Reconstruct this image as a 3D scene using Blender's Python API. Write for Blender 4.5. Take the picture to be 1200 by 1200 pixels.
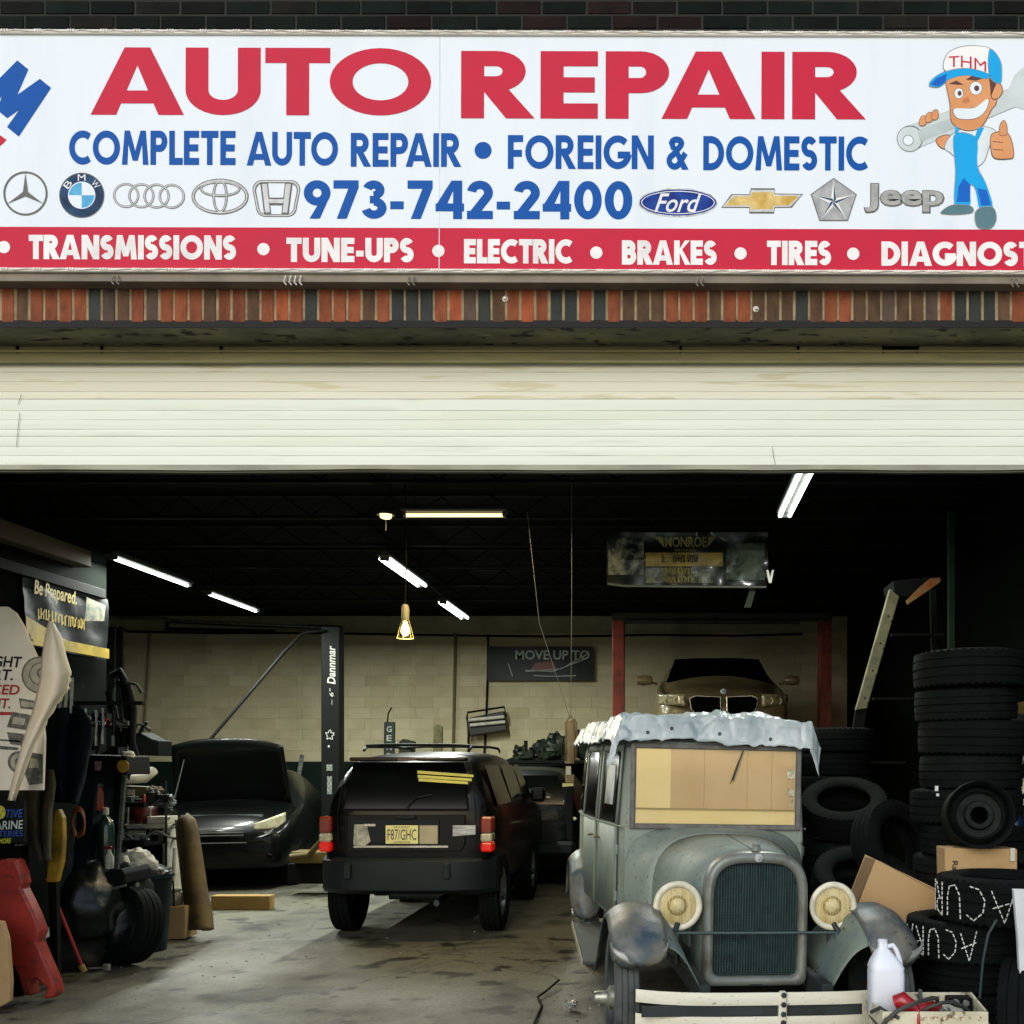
import bpy, bmesh, math, random
from mathutils import Vector, Matrix, noise
R = math.radians
rnd = random.Random(7)
for o in list(bpy.data.objects): bpy.data.objects.remove(o)
sc = bpy.context.scene; C = sc.collection

# ---------------------------------------------------------------- camera, world, sun, exposure
EYE, DIST, FPX = 1.6, 4.6, 1150.0          # eye height, camera to shop front, focal length in 1200-px units
cam = bpy.data.cameras.new('camera'); co = bpy.data.objects.new('camera', cam); C.objects.link(co)
co.location = (0, -DIST, EYE); co.rotation_euler = (R(90), 0, 0)
cam.sensor_width = 36; cam.lens = 36 * FPX / 1200; cam.shift_x = -0.15; cam.shift_y = 0.2433
cam.clip_start = 0.05; cam.clip_end = 400
sc.camera = co
w = bpy.data.worlds.new('World'); sc.world = w; w.use_nodes = True
nt = w.node_tree; bg = nt.nodes['Background']
sky = nt.nodes.new('ShaderNodeTexSky'); sky.sky_type = 'NISHITA'; sky.sun_disc = False
SUN_EL, SUN_AZ = R(30), R(198)             # azimuth clockwise from +Y: behind the camera, a little to the left
sky.sun_elevation = SUN_EL; sky.sun_rotation = SUN_AZ; sky.dust_density = 1.2; sky.air_density = 1.0; sky.ozone_density = 1.0
nt.links.new(sky.outputs[0], bg.inputs[0]); bg.inputs[1].default_value = 0.15
sl = bpy.data.lights.new('sun', 'SUN'); sl.energy = .78; sl.angle = R(40); sl.color = (1.0, .985, .95)
so = bpy.data.objects.new('sun', sl); C.objects.link(so)
so.rotation_euler = Vector((-math.sin(SUN_AZ)*math.cos(SUN_EL), -math.cos(SUN_AZ)*math.cos(SUN_EL), -math.sin(SUN_EL))).to_track_quat('-Z', 'Y').to_euler()
so.location = (-8, -20, 20)
sc.view_settings.view_transform = 'Standard'; sc.view_settings.look = 'None'
sc.view_settings.exposure = 0.34; sc.view_settings.gamma = 1; sc.view_settings.use_curve_mapping = False
sc.render.engine = 'CYCLES'; sc.cycles.max_bounces = 8; sc.cycles.diffuse_bounces = 5; sc.cycles.glossy_bounces = 4; sc.cycles.transmission_bounces = 6
sc.cycles.sample_clamp_indirect = 4

def P(px, py, d):                            # photograph pixel + distance in metres -> place in the world
    return Vector(((px-780)*d/FPX, d-DIST, EYE+(892-py)*d/FPX))

# ---------------------------------------------------------------- materials
def lin(c):
    return tuple(((v/12.92) if v <= .04045 else ((v+.055)/1.055)**2.4) for v in c)
def hexc(h): return lin(tuple(int(h[i:i+2], 16)/255 for i in (0, 2, 4)))
MATS = {}
def mat(name, col, rough=.6, metal=0., col2=None, scale=5., lo=.4, hi=.65, detail=6, stretch=None, bump=0., bscale=60., emit=0., coat=0., rv=0., spec=None, trans=0., col3=None, rlo=None, c3s=4.3, c3t=.58):
    if name in MATS: return MATS[name]
    m = bpy.data.materials.new(name); m.use_nodes = True; MATS[name] = m
    t = m.node_tree; b = t.nodes['Principled BSDF']; L = t.links.new
    tc = t.nodes.new('ShaderNodeTexCoord'); mp = t.nodes.new('ShaderNodeMapping'); L(tc.outputs['Object'], mp.inputs[0])
    if stretch: mp.inputs['Scale'].default_value = stretch
    oi = t.nodes.new('ShaderNodeObjectInfo')
    ad = t.nodes.new('ShaderNodeVectorMath'); ad.operation = 'ADD'; L(mp.outputs[0], ad.inputs[0])
    cx = t.nodes.new('ShaderNodeCombineXYZ'); mu = t.nodes.new('ShaderNodeMath'); mu.operation = 'MULTIPLY'; mu.inputs[1].default_value = 37
    L(oi.outputs['Random'], mu.inputs[0]); L(mu.outputs[0], cx.inputs[0]); L(mu.outputs[0], cx.inputs[2]); L(cx.outputs[0], ad.inputs[1])
    src = None
    if col2 is None: col2 = tuple(c*.8 for c in col)
    nz = t.nodes.new('ShaderNodeTexNoise'); nz.inputs['Scale'].default_value = scale; nz.inputs['Detail'].default_value = detail; nz.inputs['Roughness'].default_value = .6
    L(ad.outputs[0], nz.inputs['Vector'])
    cr = t.nodes.new('ShaderNodeValToRGB'); L(nz.outputs['Fac'], cr.inputs[0])
    cr.color_ramp.elements[0].position = lo; cr.color_ramp.elements[0].color = (*col, 1)
    cr.color_ramp.elements[1].position = hi; cr.color_ramp.elements[1].color = (*col2, 1)
    src = cr.outputs[0]
    if col3 is not None:
        n3 = t.nodes.new('ShaderNodeTexNoise'); n3.inputs['Scale'].default_value = scale*c3s; n3.inputs['Detail'].default_value = 8; L(ad.outputs[0], n3.inputs['Vector'])
        r3 = t.nodes.new('ShaderNodeValToRGB'); r3.color_ramp.elements[0].position = c3t; r3.color_ramp.elements[0].color = (0,0,0,1); r3.color_ramp.elements[1].position = c3t+.06; r3.color_ramp.elements[1].color = (1,1,1,1)
        L(n3.outputs['Fac'], r3.inputs[0])
        mx = t.nodes.new('ShaderNodeMix'); mx.data_type = 'RGBA'; L(r3.outputs[0], mx.inputs['Factor']); L(src, mx.inputs[6]); mx.inputs[7].default_value = (*col3, 1); src = mx.outputs[2]
    if rv:
        hs = t.nodes.new('ShaderNodeHueSaturation'); mr = t.nodes.new('ShaderNodeMapRange'); L(oi.outputs['Random'], mr.inputs[0])
        mr.inputs[3].default_value = 1-rv; mr.inputs[4].default_value = 1+rv; L(mr.outputs[0], hs.inputs['Value']); L(src, hs.inputs['Color']); src = hs.outputs[0]
    L(src, b.inputs['Base Color'])
    b.inputs['Roughness'].default_value = rough; b.inputs['Metallic'].default_value = metal
    if rlo is not None:
        mr = t.nodes.new('ShaderNodeMapRange'); L(nz.outputs['Fac'], mr.inputs[0]); mr.inputs[1].default_value = .3; mr.inputs[2].default_value = .7
        mr.inputs[3].default_value = rlo; mr.inputs[4].default_value = rough; L(mr.outputs[0], b.inputs['Roughness'])
    if coat: b.inputs['Coat Weight'].default_value = coat; b.inputs['Coat Roughness'].default_value = .08
    if spec is not None: b.inputs['Specular IOR Level'].default_value = spec
    if trans: b.inputs['Transmission Weight'].default_value = trans
    if emit: L(src, b.inputs['Emission Color']); b.inputs['Emission Strength'].default_value = emit
    if bump:
        nb = t.nodes.new('ShaderNodeTexNoise'); nb.inputs['Scale'].default_value = bscale; nb.inputs['Detail'].default_value = 5; L(ad.outputs[0], nb.inputs['Vector'])
        bp = t.nodes.new('ShaderNodeBump'); bp.inputs['Strength'].default_value = bump; bp.inputs['Distance'].default_value = .01; L(nb.outputs['Fac'], bp.inputs['Height']); L(bp.outputs[0], b.inputs['Normal'])
    return m
def M_(name, h, **k):
    for q in ('col2', 'col3'):
        if isinstance(k.get(q), str): k[q] = hexc(k[q])
    return mat(name, hexc(h), **k)

# ---------------------------------------------------------------- mesh builder
class MB:
    def __init__(s, T=None): s.v = []; s.f = []; s.T = T or Matrix.Identity(4)
    def add(s, vs, fs):
        n = len(s.v); s.v += [tuple(s.T @ Vector(p)) for p in vs]; s.f += [tuple(i+n for i in f) for f in fs]; return s
    def box(s, a, b, T=None, ch=0.):
        (x0,y0,z0),(x1,y1,z1) = a, b
        if x0>x1:x0,x1=x1,x0
        if y0>y1:y0,y1=y1,y0
        if z0>z1:z0,z1=z1,z0
        if ch:
            c = min(ch, .45*min(x1-x0,y1-y0,z1-z0)); vs=[]; 
            for x,sx in ((x0,1),(x1,-1)):
                for y,sy in ((y0,1),(y1,-1)):
                    for z,sz in ((z0,1),(z1,-1)):
                        vs += [(x,y+sy*c,z+sz*c),(x+sx*c,y,z+sz*c),(x+sx*c,y+sy*c,z)]
            I = lambda i,j,k,q: (i*4+j*2+k)*3+q
            fs=[]
            fs += [(I(0,0,0,0),I(0,0,1,0),I(0,1,1,0),I(0,1,0,0)),(I(1,0,0,0),I(1,1,0,0),I(1,1,1,0),I(1,0,1,0))]
            fs += [(I(0,0,0,1),I(1,0,0,1),I(1,0,1,1),I(0,0,1,1)),(I(0,1,0,1),I(0,1,1,1),I(1,1,1,1),I(1,1,0,1))]
            fs += [(I(0,0,0,2),I(0,1,0,2),I(1,1,0,2),I(1,0,0,2)),(I(0,0,1,2),I(1,0,1,2),I(1,1,1,2),I(0,1,1,2))]
            for j in (0,1):
                for k in (0,1): fs.append((I(0,j,k,1),I(1,j,k,1),I(1,j,k,2),I(0,j,k,2)))
            for i in (0,1):
                for k in (0,1): fs.append((I(i,0,k,0),I(i,1,k,0),I(i,1,k,2),I(i,0,k,2)))
                for j in (0,1): fs.append((I(i,j,0,0),I(i,j,1,0),I(i,j,1,1),I(i,j,0,1)))
                for j in (0,1):
                    for k in (0,1): fs.append((I(i,j,k,0),I(i,j,k,1),I(i,j,k,2)))
        else:
            vs=[(x0,y0,z0),(x1,y0,z0),(x1,y1,z0),(x0,y1,z0),(x0,y0,z1),(x1,y0,z1),(x1,y1,z1),(x0,y1,z1)]
            fs=[(0,3,2,1),(4,5,6,7),(0,1,5,4),(1,2,6,5),(2,3,7,6),(3,0,4,7)]
        if T is not None: vs=[tuple(T@Vector(p)) for p in vs]
        return s.add(vs,fs)
    def tube(s, pts, r, n=8, cap=True, closed=False):
        pts=[Vector(p) for p in pts]; k=len(pts); rs=r if isinstance(r,(list,tuple)) else [r]*k; rings=[]; up=None
        for i,p in enumerate(pts):
            if closed: d=(pts[(i+1)%k]-pts[i-1])
            else: d=(pts[min(i+1,k-1)]-pts[max(i-1,0)])
            d.normalize()
            if up is None: up=Vector((0,0,1)) if abs(d.z)<.9 else Vector((1,0,0))
            a=d.cross(up); 
            if a.length<1e-5: a=d.cross(Vector((0,1,0)))
            a.normalize(); b=a.cross(d).normalized(); up=b
            rings.append([p+a*math.cos(2*math.pi*j/n)*rs[i]+b*math.sin(2*math.pi*j/n)*rs[i] for j in range(n)])
        return s.loft(rings, cap=cap and not closed, closed=closed)
    def loft(s, rings, cap=True, closed=False, ring_closed=True):
        n=len(rings[0]); vs=[p for r in rings for p in r]; fs=[]; k=len(rings)
        for i in range(k if closed else k-1):
            a=i*n; b=((i+1)%k)*n
            for j in range(n if ring_closed else n-1):
                j2=(j+1)%n; fs.append((a+j,a+j2,b+j2,b+j))
        if cap and ring_closed: fs += [tuple(range(n))[::-1], tuple(range((k-1)*n,k*n))]
        return s.add(vs,fs)
    def lathe(s, prof, T=None, n=32, a0=0., a1=2*math.pi):      # prof: (radius, height) about local z
        full = abs(a1-a0-2*math.pi)<1e-6; rings=[]
        for i in range(n if full else n+1):
            a=a0+(a1-a0)*i/n; rings.append([Vector((r*math.cos(a), r*math.sin(a), z)) for r,z in prof])
        if T is not None: rings=[[T@p for p in r] for r in rings]
        return s.loft(rings, cap=False, closed=full, ring_closed=False)
    def prism(s, poly, y0, y1, T=None):                          # polygon in x,z extruded along y
        n=len(poly); vs=[(x,y0,z) for x,z in poly]+[(x,y1,z) for x,z in poly]
        fs=[tuple(range(n)),tuple(range(n,2*n))[::-1]]+[(j,j+n,(j+1)%n+n,(j+1)%n) for j in range(n)]
        if T is not None: vs=[tuple(T@Vector(p)) for p in vs]
        return s.add(vs,fs)
    def grid(s, fn, nu, nv):
        vs=[fn(i/nu, j/nv) for i in range(nu+1) for j in range(nv+1)]
        fs=[(i*(nv+1)+j,(i+1)*(nv+1)+j,(i+1)*(nv+1)+j+1,i*(nv+1)+j+1) for i in range(nu) for j in range(nv)]
        return s.add(vs,fs)
    def build(s, name, m, parent=None, smooth=None, sub=0, solid=0., bevel=0., fix=True):
        me=bpy.data.meshes.new(name); me.from_pydata(s.v,[],s.f); me.validate()
        if fix:
            bm=bmesh.new(); bm.from_mesh(me); bmesh.ops.recalc_face_normals(bm, faces=bm.faces); bm.to_mesh(me); bm.free()
        me.materials.append(m)
        if smooth is not None:
            for p in me.polygons: p.use_smooth=True
            me.set_sharp_from_angle(angle=R(smooth))
        o=bpy.data.objects.new(name,me); C.objects.link(o)
        if parent is not None: o.parent=parent
        if solid: d=o.modifiers.new('solid','SOLIDIFY'); d.thickness=solid; d.offset=0
        if bevel: d=o.modifiers.new('bevel','BEVEL'); d.width=bevel; d.segments=2; d.limit_method='ANGLE'
        if sub: d=o.modifiers.new('sub','SUBSURF'); d.levels=sub; d.render_levels=sub
        return o
def tag(o, label=None, cat=None, group=None, kind=None):
    if label: o['label']=label
    if cat: o['category']=cat
    if group: o['group']=group
    if kind: o['kind']=kind
    return o
def thing(name, label, cat, loc=(0,0,0), rz=0., group=None, rot=None):
    o=bpy.data.objects.new(name,None); C.objects.link(o); o.empty_display_size=.1
    o.location=loc; o.rotation_euler = rot if rot else (0,0,rz)
    return tag(o,label,cat,group)
def copy_tree(o, parent=None):
    c=o.copy(); C.objects.link(c); c.parent=parent
    for ch in list(o.children): copy_tree(ch,c)
    return c
def TR(loc, rot=(0,0,0)):
    from mathutils import Euler
    return Matrix.Translation(loc) @ Euler(rot).to_matrix().to_4x4()
def sqrt0(x): return math.sqrt(max(0,x))

# ---------------------------------------------------------------- lettering: a bold geometric alphabet made of flat strokes
def arc(cx,cy,rx,ry,a0,a1,n=14): return [(cx+rx*math.cos(R(a0+(a1-a0)*i/n)), cy+ry*math.sin(R(a0+(a1-a0)*i/n))) for i in range(n+1)]
def glyph(ch,t):
    h=t/2
    def S(*p): return ('s',list(p))
    def Q(*p): return ('p',list(p))
    def box(x0,y0,x1,y1): return Q((x0,y0),(x1,y0),(x1,y1),(x0,y1))
    if ch==' ': return .34,[]
    if ch=='A': W=.92; c=W/2; q=t*.56; return W,[Q((0,0),(t*1.12,0),(c+q*.1,.78),(c+q,1),(c-q,1)),Q((W-t*1.12,0),(W,0),(c+q,1),(c-q,1),(c-q*.1,.78)),box(.2,.17,W-.2,.17+t*.85)]
    if ch=='B': return .66,[box(0,0,t,1),S((h,1-h),(.32,1-h),*arc(.34,.765-h/2,.64-h-.36,.235-h/2,90,-90,10),(h,.53)),S((h,.53),(.32,.53),*arc(.36,.265+h/2,.66-h-.36,.265-h/2,90,-90,10),(h,h))]
    if ch=='C': return .80,[('s',arc(.5,.5,.5-h,.5-h,52,308,26))]
    if ch=='D': return .76,[box(0,0,t,1),S((h,1-h),(.28,1-h),*arc(.28,.5,.48-h,.5-h,90,-90,18),(h,h))]
    if ch=='E': return .56,[box(0,0,t,1),box(0,1-t,.56,1),box(0,.5-h,.53,.5+h),box(0,0,.56,t)]
    if ch=='F': return .54,[box(0,0,t,1),box(0,1-t,.54,1),box(0,.46-h,.5,.46+h)]
    if ch=='G': return .92,[('s',arc(.5,.5,.5-h,.5-h,45,352,28)),box(.5,.52-t,.98-h*.4,.52)]
    if ch=='H': return .74,[box(0,0,t,1),box(.74-t,0,.74,1),box(0,.5-h,.74,.5+h)]
    if ch=='I': return t,[box(0,0,t,1)]
    if ch=='K': return .74,[box(0,0,t,1),Q((t*.9,.42),(t*.9,.62),(.5,1),(.72,1),(.3,.56)),Q((.2,.6),(.34,.68),(.76,0),(.5,0))]
    if ch=='L': return .5,[box(0,0,t,1),box(0,0,.5,t)]
    if ch=='M': W=.98; return W,[Q((0,0),(t,0),(t*1.25,1),(.1,1)),Q((W-t,0),(W,0),(W-.1,1),(W-t*1.25,1)),Q((.1,1),(.1+t*.95,1),(W/2+t*.45,.12),(W/2-t*.45,.12)),Q((W-.1,1),(W-.1-t*.95,1),(W/2-t*.45,.12),(W/2+t*.45,.12))]
    if ch=='N': W=.78; return W,[box(0,0,t,1),box(W-t,0,W,1),Q((0,1),(t*1.05,1),(W,0),(W-t*1.05,0))]
    if ch in 'O': return 1.0,[('r',(.5,.5,.5,.5,t))]
    if ch=='0': return .66,[('r',(.33,.5,.33,.5,t))]
    if ch=='P': return .62,[box(0,0,t,1),S((h,1-h),(.34,1-h),*arc(.34,.69,.28-h,.31-h,90,-90,14),(h,.38+h))]
    if ch=='R': return .70,[box(0,0,t,1),S((h,1-h),(.34,1-h),*arc(.34,.70,.29-h,.30-h,90,-90,14),(h,.40+h)),Q((.2,.44),(.2+t*1.15,.44),(.72,0),(.72-t*1.25,0))]
    if ch=='S':
        W=.58; r=(1-t)/4; rx=(W-t)/2; c=W/2
        return W,[('s',arc(c,1-h-r,rx,r,28,270,16)+arc(c,h+r,rx,r,90,-152,16)[1:])]
    if ch=='T': return .64,[box(.32-h,0,.32+h,1),box(0,1-t,.64,1)]
    if ch=='U': return .74,[S((h,1),(h,.37),*arc(.37,.37,.37-h,.37-h,180,360,18)[1:],(.74-h,1))]
    if ch=='V': return .8,[Q((0,1),(t*1.1,1),(.4+t*.5,0),(.4-t*.5,0)),Q((.8,1),(.8-t*1.1,1),(.4-t*.5,0),(.4+t*.5,0))]
    if ch=='&': return .80,[Q((.56,0),(.80,0),(.36,.70),(.20,.62)),('s',[(.26,.62)]+arc(.36,.79,.18,.21-h,172,-40,12)+[(.30,.50)]),('s',[(.34,.54)]+arc(.29,.27,.29-h,.27-h,115,318,14)+[(.68,.50)])]
    if ch=='2': return .62,[('s',arc(.31,.69,.31-h,.31-h,172,-38,16)+[(h*1.3,h)]),box(0,0,.62,t)]
    if ch=='3': return .6,[('s',arc(.29,.75,.26-h,.25-h,165,-90,14)),('s',arc(.3,.28,.3-h,.28-h,90,-168,16)),box(.2,.5-h*.9,.34,.5+h*.9)]
    if ch=='4': return .68,[box(.42,0,.42+t,1),box(0,.2,.68,.2+t*.95),Q((0,.2),(t*1.1,.3),(.42+h,1),(.38,1),(0,.34))]
    if ch=='7': return .6,[box(0,1-t,.6,1),Q((.08,0),(.08+t*1.1,0),(.6,1-t*.9),(.6-t*1.1,1-t*.9))]
    if ch=='9': return .64,[('r',(.32,.67,.32,.33,t)),Q((.14,0),(.14+t*1.15,0),(.61,.56),(.47,.42),(.36,.40))]
    if ch=='-': return .36,[box(.02,.36-h,.34,.36+h*.9)]
    if ch=='.': return t*1.2,[box(0,0,t*1.1,t*1.1)]
    if ch=='1': return .36,[box(.2,0,.2+t,1),Q((0,.8),(0,.92),(.2,1),(.3,1),(.2,.86))]
    return .5,[box(.1,.1,.4,.9)]
def stroke_quads(pts,t):
    q=[pts[0]]
    for p in pts[1:]:
        if math.hypot(p[0]-q[-1][0],p[1]-q[-1][1])>1e-3: q.append(p)
    pts=q; h=t/2; n=len(pts); Ls=[]; Rs=[]
    for i in range(n):
        p=Vector(pts[i]); d0=(p-Vector(pts[i-1])) if i else None; d1=(Vector(pts[i+1])-p) if i<n-1 else None
        if d0 is not None and d0.length<1e-6: d0=None
        if d1 is not None and d1.length<1e-6: d1=None
        if d0 is None and d1 is None: continue
        if d0 is None: d0=d1
        if d1 is None: d1=d0
        d0=d0.normalized(); d1=d1.normalized(); b=(d0+d1)
        if b.length<1e-4: b=d0
        b.normalize(); nn=Vector((-b.y,b.x)); k=h/max(.5,nn.dot(Vector((-d0.y,d0.x))))
        Ls.append(p+nn*k); Rs.append(p-nn*k)
    vs=[(q.x,q.y) for q in Ls]+[(q.x,q.y) for q in Rs]; k=len(Ls)
    return vs,[(i,i+1,k+i+1,k+i) for i in range(k-1)]
def text_geo(txt,t=.2,gap=.1):
    x=0.; out=[]; KERN={'PA':.15,'AU':.03,'TO':.05,'LE':.03,'AG':.03,'RA':.04,'TR':.03,'AI':.02,'KE':.03}
    for ci,ch in enumerate(txt):
        wd,pcs=glyph(ch,t)
        for li,(kind,dat) in enumerate(pcs):
            if kind=='p': vs=[(x+a,b) for a,b in dat]; fs=[tuple(range(len(dat)))]
            elif kind=='s': vs,fs=stroke_quads(dat,t); vs=[(x+a,b) for a,b in vs]
            else:
                cx,cy,rx,ry,tt=dat; n=36; vs=[]; 
                for q in range(n):
                    a=2*math.pi*q/n; vs+=[(x+cx+rx*math.cos(a),cy+ry*math.sin(a)),(x+cx+(rx-tt)*math.cos(a),cy+(ry-tt)*math.sin(a))]
                fs=[(2*q,2*q+1,(2*q+3)%(2*n),(2*q+2)%(2*n)) for q in range(n)]
            out.append((vs,fs,li))
        x+=wd+(gap if ch!=' ' else 0)-KERN.get(txt[ci:ci+2],0)
    return out,x-gap
def lay_text(mb, txt, place, t=.2, gap=.1, lift=.00025, base=0.):   # place(u,v,w): u 0..1 along the line, v in cap heights, w = lift
    geo,W=text_geo(txt,t,gap)
    for vs,fs,li in geo:
        mb.add([place(a/W,b,base+li*lift) for a,b in vs],fs)
def font_mesh(txt, shear=0., bold=0., name='lettering'):
    cu=bpy.data.curves.new(name,'FONT'); cu.body=txt; cu.size=1; cu.shear=shear; cu.offset=bold; cu.resolution_u=3
    o=bpy.data.objects.new(name,cu); C.objects.link(o); dg=bpy.context.evaluated_depsgraph_get()
    me=bpy.data.meshes.new_from_object(o.evaluated_get(dg)); bpy.data.objects.remove(o); bpy.data.curves.remove(cu)
    vs=[v.co.copy() for v in me.vertices]; fs=[tuple(p.vertices) for p in me.polygons]; bpy.data.meshes.remove(me)
    x0=min(v.x for v in vs); x1=max(v.x for v in vs); y0=min(v.y for v in vs); y1=max(v.y for v in vs)
    return [((v.x-x0)/(x1-x0),(v.y-y0)/(y1-y0)) for v in vs],fs
def font_on(parent, txt, place, m, shear=0., bold=0., lift=.002):   # stretched to fill place(u,v,w), u,v in 0..1
    vs,fs=font_mesh(txt,shear,bold); return MB().add([place(u,v,lift) for u,v in vs],fs).build('lettering',m,parent,fix=False)

# ================================================================ SETTING: ground, shell of the garage
concrete = M_('floor_concrete','6b6a59',col2='47463a',rough=.8,scale=.8,lo=.36,hi=.66,col3='2c2a22',bump=.35,bscale=25,rlo=.38)
drive = M_('driveway_concrete','8b8a82',col2='6f6e68',rough=.9,scale=1.5,bump=.4,bscale=40)
black = M_('ceiling_black','060907',rough=.9,spec=.1)
_t=concrete.node_tree; _b=_t.nodes['Principled BSDF']; _L=_t.links.new
_src=_b.inputs['Base Color'].links[0].from_socket; _tc=[n for n in _t.nodes if n.type=='TEX_COORD'][0]
def _nd(k,**kw):
    n=_t.nodes.new(k)
    for a,v in kw.items(): n.inputs[a].default_value=v
    return n
_wn=_nd('ShaderNodeTexNoise',Scale=2.2,Detail=6.); _L(_tc.outputs['Object'],_wn.inputs['Vector'])
_va=_t.nodes.new('ShaderNodeVectorMath'); _va.operation='MULTIPLY_ADD'; _L(_wn.outputs['Color'],_va.inputs[0]); _va.inputs[1].default_value=(.5,.5,.5); _L(_tc.outputs['Object'],_va.inputs[2])
_vo=_t.nodes.new('ShaderNodeTexVoronoi'); _vo.feature='DISTANCE_TO_EDGE'; _vo.inputs['Scale'].default_value=.42; _L(_va.outputs[0],_vo.inputs['Vector'])
_mr=_nd('ShaderNodeMapRange'); _mr.inputs[1].default_value=.0; _mr.inputs[2].default_value=.006; _mr.inputs[3].default_value=.28; _mr.inputs[4].default_value=1; _L(_vo.outputs['Distance'],_mr.inputs[0])
_sp=_nd('ShaderNodeTexNoise',Scale=38.,Detail=4.); _L(_tc.outputs['Object'],_sp.inputs['Vector'])
_m2=_nd('ShaderNodeMapRange'); _m2.inputs[1].default_value=.3; _m2.inputs[2].default_value=.75; _m2.inputs[3].default_value=1.22; _m2.inputs[4].default_value=.66; _L(_sp.outputs['Fac'],_m2.inputs[0])
_oil=_nd('ShaderNodeTexNoise',Scale=1.6,Detail=7.,Distortion=.6); _L(_tc.outputs['Object'],_oil.inputs['Vector'])
_m3=_nd('ShaderNodeMapRange'); _m3.inputs[1].default_value=.54; _m3.inputs[2].default_value=.64; _m3.inputs[3].default_value=1; _m3.inputs[4].default_value=.5; _L(_oil.outputs['Fac'],_m3.inputs[0])
_p=_t.nodes.new('ShaderNodeMath'); _p.operation='MULTIPLY'; _L(_mr.outputs[0],_p.inputs[0]); _L(_m2.outputs[0],_p.inputs[1])
_p2=_t.nodes.new('ShaderNodeMath'); _p2.operation='MULTIPLY'; _L(_p.outputs[0],_p2.inputs[0]); _L(_m3.outputs[0],_p2.inputs[1])
_vm=_t.nodes.new('ShaderNodeVectorMath'); _vm.operation='SCALE'; _L(_src,_vm.inputs[0]); _L(_p2.outputs[0],_vm.inputs['Scale']); _L(_vm.outputs[0],_b.inputs['Base Color'])
tag(MB().box((-7.6,0.30,-.2),(3.2,12.9,0)).box((-10.2,5.9,-.2),(-7.6,12.9,-.001)).build('floor',concrete),kind='structure')
tag(MB().box((-60,-70,-.35),(60,0.30,-.02)).build('driveway',drive),kind='structure')
tag(MB().box((-160,-260,-.8),(160,200,-.36)).build('ground',drive),kind='structure')
tag(MB().box((-10.2,.2,4.16),(3.4,12.9,4.3)).build('ceiling',black),kind='structure')
WX0,WX1,YB = -10.0,3.2,12.7
# roof joists, dark, hung under the ceiling
jm = M_('joist_paint','0b0f0d',rough=.8,spec=.15)
jr = thing('ceiling_joists','row of black steel roof joists running across the dark garage ceiling','joists',(0,0,4.04))
for k in range(8):
    y=1.2+k*1.2; m_=MB(); m_.box((-9.9,y-.03,.09),(3.1,y+.03,.119)); m_.box((-9.9,y-.03,-.12),(3.1,y+.03,-.09))
    n=0; x=-9.9
    while x<3.0: m_.tube([(x,y,-.09),(x+.25,y,.09)],.008,4,False); m_.tube([(x+.25,y,.09),(x+.5,y,-.09)],.008,4,False); x+=.5
    m_.build('joist',jm,jr)
# back wall of painted block
cream = M_('cream_block_paint','c9bf9c',col2='b4aa85',rough=.75,scale=.9,bump=.25,bscale=30,rv=.012)
green = M_('dark_green_paint','0b1c14',rough=.7,spec=.2)
band = M_('grey_band_paint','a5a688',col2='8b8d72',rough=.8,scale=2)
bw = thing('back_wall','cream painted block wall with a dark green lower half at the far end of the garage','wall',(0,YB,0))
bw['kind']='structure'
MB().box((WX0,.006,0),(WX1,.22,4.16)).build('mortar_core',M_('block_mortar','bcb18e',rough=.9),bw)
MB().box((WX0,-.004,0),(WX1,.0055,1.59)).build('dado',green,bw)
MB().box((WX0,-.015,3.86),(WX1,.0055,4.155)).build('top_band',band,bw)
bm_=MB().box((-.1985,0,-.0938),(.1985,.02,.0938),ch=.002)
proto=bm_.build('block',cream,bw); first=True; blocks=[]; 
rows=[(1.69+.1895*r, r) for r in range(12)]
allb=[]
for z,r in rows:
    x=WX0+(.1 if r%2 else .2)
    while x<WX1-.2: allb.append((x,z)); x+=.4
def hid(b):   # behind posts, cars: least seen
    px=780+b[0]*66.5; return (px>735 and b[1]>2.2 and px<930) or px>985 or px<140
allb.sort(key=hid)
for i,(x,z) in enumerate(allb[:296]):
    o=proto if i==0 else proto.copy()
    if i: C.objects.link(o)
    o.parent=bw; o.location=(x,rnd.uniform(-.002,.002),z)
rest=MB()
for x,z in allb[296:]: rest.box((x-.197,0,z-.0925),(x+.197,.02,z+.0925))
tag(rest.build('block_courses',cream,bw),kind='stuff')
# side walls and the partition at the left
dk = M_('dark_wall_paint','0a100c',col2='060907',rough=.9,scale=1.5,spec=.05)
tag(MB().box((-10.2,5.85,0),(-10.0,12.9,4.16)).build('wall_left',dk),kind='structure')
tag(MB().box((WX1,.2,0),(3.4,12.9,4.16)).build('wall_right',dk),kind='structure')
tag(MB().box((-6.15,.2,0),(-5.95,5.84,4.16)).box((-10.0,5.65,0),(-6.15,5.84,4.16)).build('partition_wall',dk),kind='structure')
bmw = thing('partition_beam','long pale wooden beam running along the top of the left partition wall','beam',(-5.93,0,0))
bt = M_('old_timber','4c4635',col2='28251b',rough=.9,scale=3,stretch=(1,.1,1))
MB().box((-.018,.6,3.55),(.14,5.3,3.72),ch=.01).build('timber',bt,bmw)
MB().box((-.018,.6,3.30),(.06,5.7,3.40),ch=.006).build('conduit_rail',jm,bmw)

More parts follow.
